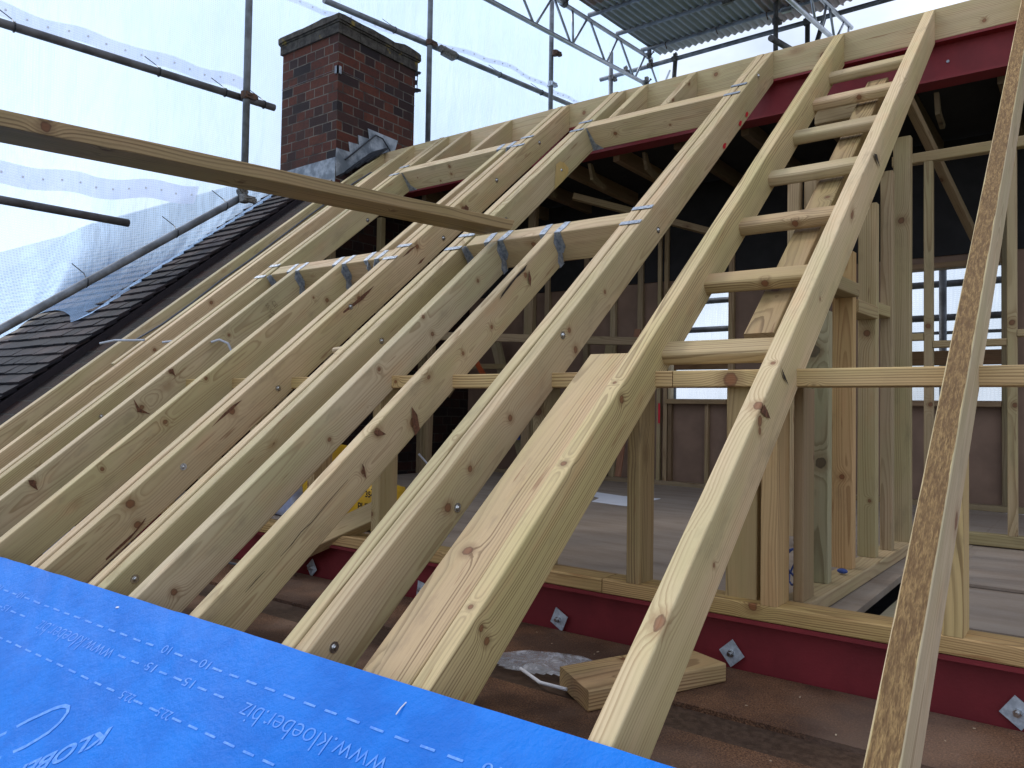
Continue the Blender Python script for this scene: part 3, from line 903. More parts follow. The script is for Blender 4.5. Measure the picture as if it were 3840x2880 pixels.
# =================================================================== LADDER OF NOGGINS between B and A
NL = [(4.17, 'topmost noggin of the ladder, just under the ridge steel'), (3.815, 'second noggin from the top of the ladder with a dark knot'),
      (3.430, 'third noggin from the top of the ladder'), (3.020, 'fourth noggin from the top of the ladder, greyish'),
      (2.614, 'fifth noggin from the top, reddish with split knots'), (2.212, 'sixth noggin from the top, with a black knot, above the rear window glimpse'),
      (1.812, 'lowest noggin of the ladder, just above the wall plate')]
for i, (s, lb) in enumerate(NL):
    t = (s + 0.25) / 4.75
    xl = -1.066 + (-1.104 + 1.066) * t + 0.0495
    xr = -0.672 + (-0.681 + 0.672) * t - 0.0005
    timber('noggin', rp(xl, s - 0.037, -0.094), rp(xr, s - 0.037, -0.094), 0.074, 0.047, up=RN, mat=WOOD_BOLD if i in (4, 5, 6) else WOOD, label=lb, cat='noggin', group='noggins of the ladder between two rafters', r=0.014,
           tint=((0.92, 0.88, 0.76), (1.0, 0.88, 0.78), (0.92, 0.86, 0.80), (0.90, 0.87, 0.78), (1.0, 0.84, 0.74), (0.98, 0.82, 0.70), (0.92, 0.84, 0.72))[i],
           knots=((0.20, -0.037, 0.005, 0.012),) if i in (1, 4, 5) else ())

# =================================================================== LONG LOOSE TIMBER crossing upper left
pA = Vector((-2.029, 2.662, 0.771)); pB = Vector((-2.403, 0.842, 0.751))
dv = (pB - pA).normalized()
far = pA + dv * 2.9
wdir = V(-1, 0, 0) - dv * V(-1, 0, 0).dot(dv)
wdir.normalize()
up_ = dv.cross(wdir)
if up_.z < 0: up_ = -up_
off = wdir * 0.085 + up_ * 0.0235
timber('long_timber', pA + off, far + off, 0.170, 0.047, up=up_, mat=WOOD_BOLD, label='long loose timber resting on the right trimmer and sloping out past the left edge', cat='timber', tint=(0.70, 0.58, 0.42),
       cut0=(-0.2, -0.5), knots=((1.15, 0.0, -0.0235, 0.010), (1.52, -0.085, -0.005, 0.012), (0.55, 0.02, -0.0235, 0.010), (0.62, -0.085, 0.0, 0.012), (1.75, 0.085, 0.0, 0.015)))

# =================================================================== KNEE WALL POSTS
PGp = 'upright studs of the knee wall'
ZS0, ZS1 = -0.5075, 0.0695


def stud(xl, xr, y0, dy, z0, z1, label, tint=(0.92, 0.88, 0.74), grp=PGp, mat=None, knots=(), name='stud', cat='stud'):
    """upright; front face at y0"""
    return timber(name, ((xl + xr) / 2, y0 + dy / 2, z0), ((xl + xr) / 2, y0 + dy / 2, z1), xr - xl, dy, up=V(0, 1, 0), mat=mat, label=label, cat=cat, group=grp, tint=tint, knots=knots)


stud(-1.123, -1.080, 2.068, 0.095, ZS0, ZS1, 'dark streaked knee wall stud standing behind the bold grained rafter', (0.74, 0.66, 0.50), mat=WOOD_BOLD)
stud(-0.834, -0.745, 2.108, 0.045, ZS0, ZS1, 'wide brown knee wall stud just left of the orange stud', (0.84, 0.74, 0.56), mat=WOOD_BOLD, knots=((0.30, -0.02, -0.0225, 0.013),))
stud(-0.722, -0.676, 2.067, 0.100, ZS0, ZS1, 'orange toned knee wall stud under the wall plate', (1.05, 0.86, 0.58), mat=WOOD_BOLD)
stud(-0.668, -0.640, 2.17, 0.10, ZS0, ZS1, 'dark stud tucked behind the orange stud', (0.55, 0.46, 0.36))
stud(-0.296, -0.251, 2.067, 0.100, ZS0, ZS1, 'knee wall stud half hidden behind the rough sawn rafter', (1.0, 0.90, 0.60), mat=WOOD_BOLD)
stud(-2.218, -2.173, 2.068, 0.095, ZS0, ZS1, 'knee wall stud beside the yellow sacks with a side knot', (0.90, 0.84, 0.64), knots=((0.10, -0.02, -0.0475, 0.010),))
stud(-2.600, -2.556, 2.068, 0.095, ZS0, ZS1, 'knee wall stud between the yellow and blue sacks', (0.95, 0.86, 0.66))
stud(-1.470, -1.425, 2.068, 0.095, ZS0, ZS1, 'knee wall stud hidden mostly behind the doubled rafter with spray marks', (0.72, 0.70, 0.55), knots=((0.5, 0.0, -0.0475, 0.014),))
for i, x in enumerate((-3.0, -3.4, -3.8, -4.2)):
    stud(x, x + 0.045, 2.068, 0.095, ZS0, ZS1, ['knee wall stud left of the blue sack', 'knee wall stud third left of the sacks', 'knee wall stud deep under the left trimmer', 'knee wall stud nearest the party wall'][i], (0.8, 0.75, 0.6))
stud(0.15, 0.195, 2.068, 0.095, ZS0, ZS1, 'knee wall stud beyond the right edge', (0.9, 0.85, 0.7))
# raking prop lying against the sole, lower middle
timber('prop', (-2.76, 2.015, -0.655), (-2.225, 2.145, -0.400), 0.095, 0.045, up=V(0.15, -0.75, 0.6), label='short raking timber leaning on the sole plate beside the yellow sack', cat='timber', tint=(0.82, 0.74, 0.54))

# =================================================================== PARTITION (runs back from the knee wall)
GP = 'studs of the partition running back'
SD = [(-0.731, -0.652, 2.452, 'grey green partition stud with two big black knots', (1.08, 1.08, 0.94), WOOD_GREY, ((0.70, -0.005, -0.0225, 0.021), (0.36, 0.018, -0.0225, 0.017))),
      (-0.717, -0.650, 2.735, 'orange partition stud with a faint stamp', (1.02, 0.78, 0.45), WOOD, ((0.30, 0.0, -0.0225, 0.009),)),
      (-0.700, -0.637, 3.010, 'third partition stud with two dark nail knots', (0.76, 0.74, 0.56), WOOD, ((0.80, 0.0, -0.0225, 0.013), (0.20, 0.01, -0.0225, 0.006))),
      (-0.668, -0.625, 3.217, 'fourth partition stud, pinkish grey and narrow', (0.72, 0.66, 0.58), WOOD, ()),
      (-0.672, -0.607, 3.47, 'rearmost partition stud with black knots on its edge', (0.66, 0.64, 0.50), WOOD, ((1.3, 0, -0.02, 0.014),))]
for xl, xr, y, lb, ti, mt, kn in SD:
    s_ = (y - ST * (H + 0.18)) / CT
    ztop = s_ * ST - CT * (H + 0.18)
    stud(xl, xr, y, 0.045, ZS0, ztop, lb, ti, GP, mt, kn)
timber('partition_sole', (-0.665, 2.17, -0.530), (-0.640, 3.95, -0.530), 0.085, 0.043, label='partition sole plate running back along the floor gap', cat='sole plate', tint=(0.80, 0.74, 0.60))
timber('raking_plate', rp(-0.810, 1.93, -0.160), rp(-0.836, 4.09, -0.160), 0.092, 0.045, up=RN, mat=WOOD_BOLD, label='greyish brown raking plate below the ladder of noggins', cat='raking plate', tint=(0.74, 0.64, 0.50),
       knots=((0.25, 0.01, 0.0225, 0.014), (0.9, -0.02, 0.0225, 0.01)))
for a, b, z, lb in ((2.497, 2.735, 0.44, 'partition noggin between the grey green and orange studs'), (2.78, 3.01, 0.395, 'partition noggin between the orange and third studs'), (3.055, 3.217, 0.42, 'partition noggin between the third and fourth studs')):
    timber('noggin', (-0.68, a, z - 0.03), (-0.668, b, z - 0.03), 0.075, 0.045, label=lb, cat='noggin', group='noggins in the partition', tint=(0.72, 0.66, 0.50))
# pale studs glimpsed behind the raking plate
for xl, xr, y, z1, lb in ((-1.047, -0.998, 3.3, 0.98, 'pale stud glimpsed between the ladder noggins, left one'), (-0.985, -0.935, 3.32, 1.0, 'pale stud glimpsed between the ladder noggins, right one')):
    stud(xl, xr, y, 0.05, ZS0, z1, lb, (0.95, 0.88, 0.74), 'studs glimpsed behind the ladder')
timber('cross_noggin', (-1.10, 3.9, 1.44), (-0.82, 3.9, 1.44), 0.05, 0.07, label='short rail under the steel seen through the top of the ladder', cat='rail', tint=(0.8, 0.75, 0.55))

# =================================================================== REAR STUD WALL (y = 3.9)
GR = 'slim studs of the rear stud wall'
for xl, xr, lb in ((-0.629, -0.593, 'slim rear wall stud left of the rough sawn rafter'), (-0.312, -0.276, 'slim rear wall stud at the right edge'), (0.02, 0.056, 'slim rear wall stud beyond the right edge')):
    stud(xl, xr, 3.9, 0.045, -0.5, 1.146, lb, (0.72, 0.68, 0.55), GR, None, ((0.9, 0.0, -0.0225, 0.012), (0.55, 0.01, -0.0225, 0.011)))
timber('rear_head_plate', (-0.76, 3.922, 1.169), (1.6, 3.922, 1.169), 0.045, 0.046, label='head plate across the top of the rear stud wall', cat='head plate', tint=(0.66, 0.60, 0.42))
timber('rear_sole_plate', (-0.74, 3.925, -0.5255), (1.6, 3.925, -0.5255), 0.05, 0.052, label='sole plate of the rear stud wall on the grey floor', cat='sole plate', tint=(0.80, 0.76, 0.58), knots=((0.03, -0.025, 0.01, 0.010),))
for a, b, z, lb in ((-0.74, -0.630, 0.354, 'rear wall noggin beside the partition'), (-0.592, -0.313, 0.319, 'rear wall noggin crossing the window view'), (-0.275, 0.019, 0.355, 'rear wall noggin at the right edge')):
    timber('noggin', (a, 3.922, z), (b, 3.922, z), 0.045, 0.031, label=lb, cat='noggin', group='noggins in the rear stud wall', tint=(0.74, 0.68, 0.52))
timber('diagonal_brace', (-0.72, 4.02, 1.50), (-0.50, 5.25, 0.85), 0.04, 0.05, up=V(0, 0.5, 1), label='thin diagonal brace dropping behind the rear head plate', cat='brace', tint=(0.5, 0.44, 0.34))

# =================================================================== BACK WALL (y = 5.4)
bw = empty('back_wall', (0, 5.4, -0.55), 'reddish plywood back wall with two window openings', 'wall')
m = MB()
YB0, YB1 = 5.44, 5.46
for (x0, x1, z0, z1) in ((-4.6, -2.60, -0.56, 1.70), (-2.60, -2.13, -0.56, 0.095), (-2.60, -2.13, 0.885, 1.70), (-2.13, -1.0, -0.56, 1.70), (-1.0, -0.46, -0.56, 0.095), (-1.0, -0.46, 0.905, 1.70), (-0.46, 2.2, -0.56, 1.70)):
    m.box((x0, YB0, z0), (x1, YB1, z1))
m.build('plywood_lining', PLY, bw)
MB().box((-4.6, 5.425, 0.99), (2.2, 5.4385, 1.70)).build('shade_sheet', DARK, bw)  # near-black sheet that paints in the shade high on the back wall


def bstud(xl, xr, z0, z1, tint=(0.62, 0.52, 0.42), nm='stud'):
    timber(nm, ((xl + xr) / 2, 5.42, z0), ((xl + xr) / 2, 5.42, z1), xr - xl, 0.04, up=V(0, 1, 0), parent=bw, tint=tint)


bstud(-2.635, -2.602, -0.52, 1.50); bstud(-2.69, -2.66, -0.52, 1.50, (0.7, 0.66, 0.55)); bstud(-2.595, -2.565, -0.52, 0.055, (0.35, 0.25, 0.2)); bstud(-2.303, -2.276, -0.52, 0.055)
bstud(-2.13, -2.09, -0.52, 1.5); bstud(-1.04, -1.00, -0.52, 1.5, (0.3, 0.28, 0.25)); bstud(-0.46, -0.43, -0.52, 1.5, (0.4, 0.38, 0.3)); bstud(-0.42, -0.385, -0.52, 1.5, (0.4, 0.36, 0.3)); bstud(-0.1, -0.06, -0.52, 1.5)
for x, ti in ((-3.95, (0.75, 0.72, 0.66)), (-3.735, (0.6, 0.56, 0.5)), (-3.35, (0.55, 0.5, 0.45)), (-3.1, (0.7, 0.66, 0.6)), (-2.86, (0.55, 0.5, 0.45)), (-1.7, (0.5, 0.45, 0.4))):
    bstud(x, x + 0.045 + 0.06 * (x == -3.95), -0.52, 1.5, ti)
for x0, x1, z, n_, ti in ((-2.60, -2.13, 0.075, 'window_sill', (0.62, 0.5, 0.38)), (-1.0, -0.46, 0.075, 'window_sill', (0.5, 0.4, 0.32)), (-2.60, -2.13, 0.905, 'window_head', (0.5, 0.42, 0.32)), (-1.0, -0.46, 0.922, 'window_head', (0.45, 0.35, 0.28)), (-4.6, 2.2, -0.5385, 'bottom_rail', (0.55, 0.5, 0.45))):
    timber(n_, (x0, 5.40, z), (x1, 5.40, z), 0.07, 0.036, parent=bw, tint=ti)
timber('window_jamb', (-0.985, 5.42, 0.095), (-0.985, 5.42, 0.905), 0.025, 0.05, up=V(0, 1, 0), parent=bw, tint=(0.9, 0.9, 0.85))
timber('window_jamb', (-2.58, 5.42, 0.095), (-2.58, 5.42, 0.885), 0.025, 0.05, up=V(0, 1, 0), parent=bw, tint=(0.9, 0.9, 0.85))
# braces and bits in the back left corner
timber('leaning_timber', (-3.75, 5.2, -0.50), (-4.15, 5.25, 0.62), 0.09, 0.04, up=V(0, -1, 0), label='grey board leaning diagonally in the dark back left corner', cat='timber', tint=(0.62, 0.60, 0.56))
timber('leaning_timber', (-2.93, 5.25, -0.5), (-2.80, 5.3, 0.62), 0.05, 0.02, up=V(0, -1, 0), label='thin reddish board leaning by the left rear window', cat='timber', tint=(0.55, 0.3, 0.24))
timber('leaning_timber', (-3.16, 5.25, -0.5), (-3.02, 5.3, 0.55), 0.09, 0.03, up=V(0, -1, 0), label='pale board leaning by the left rear window', cat='timber', tint=(0.62, 0.58, 0.5))
timber('cross_rail', (-4.56, 5.22, 0.365), (-3.98, 5.22, 0.355), 0.05, 0.045, label='short rail between dark studs in the back left corner', cat='rail', tint=(0.6, 0.55, 0.42))
timber('cross_rail', (-4.56, 5.22, -0.225), (-3.8, 5.22, -0.225), 0.05, 0.065, label='lower rail in the dark back left corner', cat='rail', tint=(0.62, 0.60, 0.56))
MB().slab([(-4.40, 5.18, 0.52), (-4.36, 5.18, 0.52), (-4.18, 5.18, 0.28), (-4.22, 5.18, 0.26)], (0, 1, 0), 0.02).build('orange_bracket', ORANGE, label='orange plastic strip standing in the dark back left corner', cat='strip')
for i_, (a_, b_, wd_, lb_) in enumerate(((V(-4.3, 4.6, -0.5), V(-4.25, 4.6, 1.55), 0.06, 'dim upright timber in the left interior nearest the brick wall'), (V(-3.55, 4.9, -0.5), V(-3.50, 4.9, 1.6), 0.07, 'dim upright timber in the middle of the left interior'),
                                      (V(-4.2, 4.7, 0.1), V(-3.45, 4.95, 1.3), 0.06, 'dim timber rising diagonally across the left interior'), (V(-2.95, 4.6, 1.50), V(-2.0, 5.2, 1.20), 0.05, 'dim timber hanging low under the flat rear roof'))):
    timber('interior_timber', a_, b_, wd_, 0.045, up=V(0, -1, 0.01) if abs((b_ - a_).normalized().z) > 0.5 else V(0, 0, 1), label=lb_, cat='timber', group='dim timbers in the left interior', tint=(0.5, 0.44, 0.36))
c_ = MB(); c_.tube((-3.80, 5.1, -0.25), (-3.80, 5.1, -0.13), 0.045, 20); c_.build('blue_tub', BLUEC, label='small blue labelled tub on the lower rail in the back corner', cat='tub')

# =================================================================== FLAT REAR ROOF OVER THE ROOM
cr_ = empty('rear_flat_roof', (-1, 4.8, 1.6), 'dark boarded flat roof over the rear of the room', 'roof')
MB().box((-4.88, 4.30, 1.705), (2.2, 5.6, 1.74)).build('boarding', DARK, cr_)
k = 0
for i in range(13):
    x = -0.785 - 0.4225 * i if i < 10 else -0.785 + 0.4225 * (i - 9)
    tone = (0.48, 0.37, 0.30) if i in (4, 5) else (0.26, 0.21, 0.18)
    timber('joist', (x, 4.365, 1.652), (x, 5.43, 1.652), 0.045, 0.10, parent=cr_, tint=tone)
for i in range(4):
    x = -2.30 - 0.40 * i if i < 3 else -0.66
    m = MB()
    m.slab([(x, 4.38, 1.63), (x, 4.41, 1.63), (x, 4.46, 1.56), (x, 4.60, 1.53), (x, 4.57, 1.50), (x, 4.42, 1.53)], (1, 0, 0), 0.022)
    oc_ = m.build('ceiling_cleat', WOOD_GREY, cr_); oc_.color = (0.5, 0.42, 0.36, 1)

# =================================================================== PARTY WALL, TILED ROOF, CHIMNEY
pw = empty('party_wall', (-4.72, 2.5, -0.7), 'sooty brick party wall under the verge of the tiled roof', 'wall')
m = MB()
top = []
pts = [(-4.59, 0.3, -0.75), (-4.59, 5.5, -0.75), (-4.59, 5.5, 1.60), (-4.59, 4.24, 1.86)]
a = rp(0, 4.5, -0.06); pts.append((-4.59, 4.24, a.z - 0.02))
b = rp(0, -0.4, -0.09); pts.append((-4.59, b.y, b.z)); pts.append((-4.59, b.y, -0.75))
pts = [(-4.59, 5.5, -1.9), (-4.59, 5.5, 1.60), (-4.59, 4.24, rp(0, 4.55, -0.048).z), (-4.59, b.y, b.z + 0.055), (-4.59, b.y, -1.9)]
MB().slab(pts, (-1, 0, 0), 0.30).build('brickwork', BRICK_D, pw)
m = MB()
for i in range(46):
    s = 0.7 + i * 0.079 + random.uniform(-0.02, 0.02)
    c = rp(-4.80 + random.uniform(0, 0.04) + 0.1 * (i % 4 == 3), s, -0.055)
    m.ball(c, random.uniform(0.008, 0.016), 1.2, 1.0, 0.8, 7, 5)
m.build('mortar_lumps', TERRA, pw)
# studs against party wall
for i, (y, z1) in enumerate(((2.6, 0.45), (3.0, 0.78), (3.4, 1.1), (3.8, 1.4), (4.3, 1.5), (4.8, 1.5))):
    timber('stud', (-4.565, y, -0.55), (-4.565, y, z1), 0.05, 0.05, up=V(0, 1, 0), parent=pw, tint=(0.55, 0.5, 0.42) if i % 2 else (0.7, 0.66, 0.55))

nh = empty('neighbouring_roof', rp(-6, 0.5), 'old clay tiled roof beside the party wall, partly behind the netting', 'roof')
m = MB()
gauge, tw = 0.1, 0.165
random.seed(11)
ns = 52
for r_ in range(ns):
    s = -0.5 + r_ * gauge
    x = -4.868 - (tw / 2 if r_ % 2 else 0) - random.uniform(0, 0.015)
    nn = 30 if r_ > 16 else 16
    if r_ % 2: x += tw / 2 - 0.0
    first = True
    for c in range(nn):
        w_ = tw * (0.5 if (first and r_ % 2) else 1.0) - 0.003
        first = False
        j = random.uniform(-0.003, 0.003)
        lift = 0.022 + random.uniform(0, 0.006)
        sk = random.uniform(-0.006, 0.006)
        p = [(x, s + j, lift), (x - w_, s + j + sk, lift + random.uniform(-0.003, 0.003)), (x - w_, s + 0.17, 0.004), (x, s + 0.17, 0.004)]
        q0 = [rp(*a) for a in p]; q1 = [rp(a[0], a[1], a[2] + 0.012) for a in p]
        k0 = len(m.v)
        m.v += [tuple(t) for t in q0 + q1]
        m.f += [tuple(k0 + i for i in f) for f in ((3, 2, 1, 0), (4, 5, 6, 7), (0, 1, 5, 4), (1, 2, 6, 5), (2, 3, 7, 6), (3, 0, 4, 7))]
        x -= w_ + 0.003
m.build('tile_covering', TILE, nh)
MB().slab([rp(-4.86, -0.6, 0.0), rp(-4.86, 4.62, 0.0), rp(-14, 4.62, 0.0), rp(-14, -0.6, 0.0)], -RN, 0.05).build('roof_deck', TILE, nh)
MB().slab([(-4.86, 4.30, rp(0, 4.6, -0.06).z), (-14, 4.30, rp(0, 4.6, -0.06).z), (-14, 8.2, -1.0), (-4.86, 8.2, -1.0)], (0, 0, -1), 0.05).build('rear_slope', TILE, nh)
m = MB()
for s, dx in ((3.98, 0.0), (4.03, 0.06), (4.10, 0.10), (4.17, 0.15), (4.25, 0.21), (4.33, 0.27), (4.40, 0.30)):
    m.slab([rp(-4.86, s, 0.03), rp(-4.70 + dx * 0.75, s + 0.02, 0.01), rp(-4.66 + dx * 0.75, s + 0.17, 0.02), rp(-4.86, s + 0.17, 0.02)], RN, 0.011)
m.build('verge_slates', BLACK, nh)

ch = empty('brick_chimney', (-4.95, 4.3, 1.2), 'brick chimney stack with weathered oversailing top beside the ridge', 'chimney')
MB().box((-5.30, 3.87, 1.0), (-4.62, 4.70, 2.842)).build('stack', BRICK, ch)
m = MB(); m.box((-5.315, 3.853, 2.842), (-4.603, 4.718, 2.917))
m.build('lower_course', CAP, ch)
m = MB(); m.box((-5.335, 3.832, 2.917), (-4.578, 4.740, 2.985)); cme = m.mesh()
bm = bmesh.new(); bm.from_mesh(cme)
bmesh.ops.bevel(bm, geom=bm.edges[:], offset=0.014, segments=2, affect='EDGES')
bmesh.ops.subdivide_edges(bm, edges=[e for e in bm.edges if e.calc_length() > 0.2], cuts=14, use_grid_fill=True)
for v in bm.verts:
    n_ = noise.noise_vector(v.co * 9)
    v.co += n_ * 0.007
    if v.co.z > 2.96: v.co.z += max(0, noise.noise(v.co * 6 + V(5, 5, 5))) * 0.03
bm.to_mesh(cme); bm.free()
link('top_course', cme, CAP, ch)
m = MB()
m.slab([(-4.99, 3.866, 1.882), (-4.617, 3.866, 1.885), (-4.617, 3.866, 1.70), (-5.02, 3.866, 1.62)], (0, -1, 0), 0.004)
m.slab([(-5.30, 3.866, 1.875), (-4.99, 3.866, 1.882), (-5.02, 3.866, 1.62), (-5.30, 3.866, 1.62)], (0, -1, 0), 0.003)
m.build('front_flashing', LEAD, ch)
m = MB()
X_ = -4.616
m.slab([(X_, 3.864, 1.885), (X_, 3.869, 1.956), (X_, 4.035, 1.96), (X_, 4.04, 1.895), (X_, 4.03, 1.84), (X_, 3.872, 1.74)][::1], (1, 0, 0), 0.004)
m.slab([(X_ + 0.001, 4.02, 1.86), (X_ + 0.001, 3.985, 2.035), (X_ + 0.001, 4.125, 2.045), (X_ + 0.001, 4.22, 1.99)], (1, 0, 0), 0.004)
m.slab([(X_ + 0.002, 4.11, 1.93), (X_ + 0.002, 4.078, 2.114), (X_ + 0.002, 4.215, 2.116), (X_ + 0.002, 4.30, 2.03)], (1, 0, 0), 0.004)
m.slab([(X_ + 0.003, 4.22, 2.0), (X_ + 0.003, 4.177, 2.195), (X_ + 0.003, 4.504, 2.19), (X_ + 0.003, 4.46, 2.05)], (1, 0, 0), 0.005)
m.build('stepped_flashing', LEAD, ch)
m = MB()
m.path([rp(-4.60, 4.25, 0.10), (X_ + 0.02, 4.25, 2.16), (X_ + 0.025, 4.32, 2.15), (X_ + 0.025, 4.40, 2.08), (X_ + 0.02, 4.45, 2.0)], 0.006)
m.build('black_cable', BLACK, ch)
m = MB(); m.box((-4.645, 3.858, 2.53), (-4.608, 3.870, 2.588)); m.box((-4.620, 3.858, 2.53), (-4.608, 3.895, 2.588))
m.build('corner_clip', LEAD, ch)
m = MB(); m.path([(-5.30, 3.864, 2.556), (-4.610, 3.862, 2.560)], 0.0016, 6); m.path([(-4.612, 3.866, 2.560), (-4.612, 4.70, 2.545)], 0.0016, 6)
m.build('strap_wire', CABLE, ch)
# perforated bracket at the right edge of the stack
m = MB()
Y0 = 4.70
def strip(pts):  # thin plate in the XZ... lying in x = const plane
    m.slab([(-4.66, y, z) for y, z in pts], (1, 0, 0), 0.004)
strip([(Y0, 2.855), (Y0, 2.835), (4.80, 2.86), (4.815, 2.885), (4.79, 2.885)])
strip([(Y0, 2.69), (Y0, 2.665), (4.815, 2.715), (4.815, 2.735), (4.79, 2.735)])
strip([(Y0, 2.835), (Y0, 2.815), (4.775, 2.835), (4.78, 2.855)])
strip([(Y0, 2.785), (Y0, 2.76), (4.765, 2.78), (4.775, 2.80)])
strip([(Y0, 2.715), (Y0, 2.69), (4.79, 2.725), (4.79, 2.735)])
strip([(Y0, 2.76), (Y0, 2.735), (4.76, 2.755), (4.765, 2.78)])
strip([(4.705, 2.84), (4.705, 2.67), (4.712, 2.67), (4.712, 2.84)])
strip([(4.735, 2.85), (4.735, 2.68), (4.742, 2.68), (4.742, 2.85)])
strip([(4.765, 2.86), (4.765, 2.69), (4.772, 2.69), (4.772, 2.86)])
m.build('perforated_bracket', BLACK, ch)

# =================================================================== NETTING
bc = [(-7.4, -0.9, 0), (-7.0, 0.6, 0), (-6.6, 1.35, 0), (-6.366, 2.03, 0), (-6.291, 2.134, 0), (-6.397, 2.276, 0), (-6.374, 2.358, 0), (-6.16, 2.37, 0), (-5.977, 2.338, 0), (-5.695, 2.25, 0), (-5.46, 2.134, 0), (-5.382, 2.276, 0), (-5.451, 2.538, 0), (-5.453, 2.789, 0), (-5.441, 3.12, 0), (-5.40, 3.6, 0), (-5.38, 4.1, 0), (-5.30, 4.5, 0)]
low = [rp(x, s, 0.05) for x, s, _ in bc] + [V(-5.1, 4.75, 1.4), V(-5.05, 5.4, 1.4), V(-5.0, 6.2, 1.4), V(-4.98, 7.2, 1.4), V(-4.95, 8.2, 1.4), V(-4.95, 9.2, 1.4), V(-4.95, 9.95, 1.4)]


def resample(pts, n):
    ls = [0]
    for a_, b_ in zip(pts, pts[1:]): ls.append(ls[-1] + (b_ - a_).length)
    res = []
    for i in range(n):
        t = ls[-1] * i / (n - 1)
        k_ = 0
        while k_ < len(ls) - 2 and ls[k_ + 1] < t: k_ += 1
        u = (t - ls[k_]) / max(1e-9, ls[k_ + 1] - ls[k_])
        res.append(pts[k_].lerp(pts[k_ + 1], min(1, u)))
    return res


NU, NVv = 260, 46
lo = resample(low, NU)
netv, netf = [], []
YS = [-0.6 + (9.95 + 0.6) * (i / (NU - 1)) ** 0.92 for i in range(NU)]
def net_pt(i, t):
    p = lo[i]
    xt = -5.5 + 0.55 * min(1, max(0, (p.y - 4.2) / 2.0))
    ys_ = YS[i]
    yt = ys_
    xt = -5.5 + 0.55 * min(1, max(0, (ys_ - 4.2) / 2.0))
    zt = 7.5
    z = p.z + (zt - p.z) * t
    k_ = 1 - math.exp(-max(0, z - p.z) / 0.55)
    x = p.x + (xt - p.x) * k_
    wv = 0.022 * noise.noise(V(ys_ * 5.0, z * 0.7, 1.3)) + 0.03 * noise.noise(V(ys_ * 1.3 + z * 0.4, z * 0.5, 7)) + 0.010 * noise.noise(V(ys_ * 15, z * 1.6, 4))
    return V(x + wv - 0.10 * k_ + 0.1, p.y + (yt - p.y) * k_, z)
for i in range(NU):
    for j in range(NVv):
        netv.append(tuple(net_pt(i, (j / (NVv - 1)) ** 1.5)))
for i in range(NU - 1):
    for j in range(NVv - 1):
        a_ = i * NVv + j
        netf.append((a_, a_ + NVv, a_ + NVv + 1, a_ + 1))
me = bpy.data.meshes.new('net'); me.from_pydata(netv, [], netf); me.update()
for p in me.polygons: p.use_smooth = True
net = empty('debris_netting', (-5.3, 3, 1.2), 'white translucent scaffold sheeting hanging on the left side', 'sheeting')
link('sheet', me, NET, net)


def band(z0fn, y0, y1, label=None, hh=0.10):
    v_, f2 = [], []
    idx = [i for i in range(NU) if y0 <= YS[i] <= y1]
    for c, i in enumerate(idx):
        z = z0fn(YS[i])
        for q in range(4):
            zz = z + hh * q / 3
            t = max(0, (zz - lo[i].z) / (7.5 - lo[i].z))
            p = net_pt(i, t) + V(0.045, -0.01, 0.012 * sin(YS[i] * 11))
            v_.append(tuple(p))
    for c in range(len(idx) - 1):
        for q in range(3):
            a_ = c * 4 + q
            f2.append((a_, a_ + 4, a_ + 5, a_ + 1))
    me_ = bpy.data.meshes.new('band'); me_.from_pydata(v_, [], f2); me_.update()
    for p in me_.polygons: p.use_smooth = True
    b_ = link('eyelet_band', me_, BAND, net)
    m_ = MB()
    for c, i in enumerate(idx[::3]):
        z = z0fn(YS[i]) + hh / 2
        t = max(0, (z - lo[i].z) / (7.5 - lo[i].z))
        p = net_pt(i, t) + V(0.05, -0.015, 0.012 * sin(YS[i] * 11))
        m_.tube(p, p + V(0.003, -0.003, 0), 0.008, 8)
    e_ = m_.build('eyelets', WHITEP, net)
    e_['kind'] = 'stuff'


band(lambda y: 2.27 + 0.06 * y, 1.0, 3.75)
band(lambda y: 1.20 + 0.09 * y, 1.3, 3.4, hh=0.14)
band(lambda y: 3.40 + 0.055 * (y - 4), 4.0, 8.2, hh=0.05)
# netting behind the building, seen through the rear windows
v_, f2 = [], []
for i in range(90):
    for j in range(30):
        x = -5.2 + 8 * i / 89; z = -1.0 + 3.2 * j / 29
        v_.append((x, 7.1 + 0.06 * noise.noise(V(x * 2, z * 0.8, 0)), z))
for i in range(89):
    for j in range(29):
        a_ = i * 30 + j
        f2.append((a_, a_ + 30, a_ + 31, a_ + 1))
me = bpy.data.meshes.new('rear_net'); me.from_pydata(v_, [], f2); me.update()
for p in me.polygons: p.use_smooth = True
rn = link('debris_netting', me, NET_R); tag(rn, 'white sheeting seen through the rear window openings', 'sheeting')

# =================================================================== SCAFFOLD
TR = 0.0245
def tube(name, a, b, mat, label, cat, group=None, parent=None, r=TR):
    return MB().tube(a, b, r, 20).build(name, mat, parent, label=label, cat=cat, group=group, smooth=True)


def coupler(c, along, mat, parent, rr=0.031):
    m = MB()
    a_ = Vector(along).normalized()
    c = Vector(c)
    m.tube(c - a_ * 0.026, c + a_ * 0.026, rr, 12)
    o_ = a_.orthogonal().normalized(); p_ = a_.cross(o_)
    m.box((-0.018, -0.045, -0.02), (0.018, 0.045, 0.02), Matrix.Translation(c + o_ * 0.03) @ a_.to_track_quat('Z', 'Y').to_matrix().to_4x4())
    m.tube(c + o_ * 0.02 + p_ * 0.03, c + o_ * 0.08 + p_ * 0.03, 0.007, 8)
    m.tube(c + o_ * 0.065 + p_ * 0.03, c + o_ * 0.08 + p_ * 0.03, 0.013, 6)
    m.tube(c - p_ * 0.03, c - p_ * 0.03 + o_ * 0.06, 0.006, 8)
    return m.build('coupler', mat, parent)


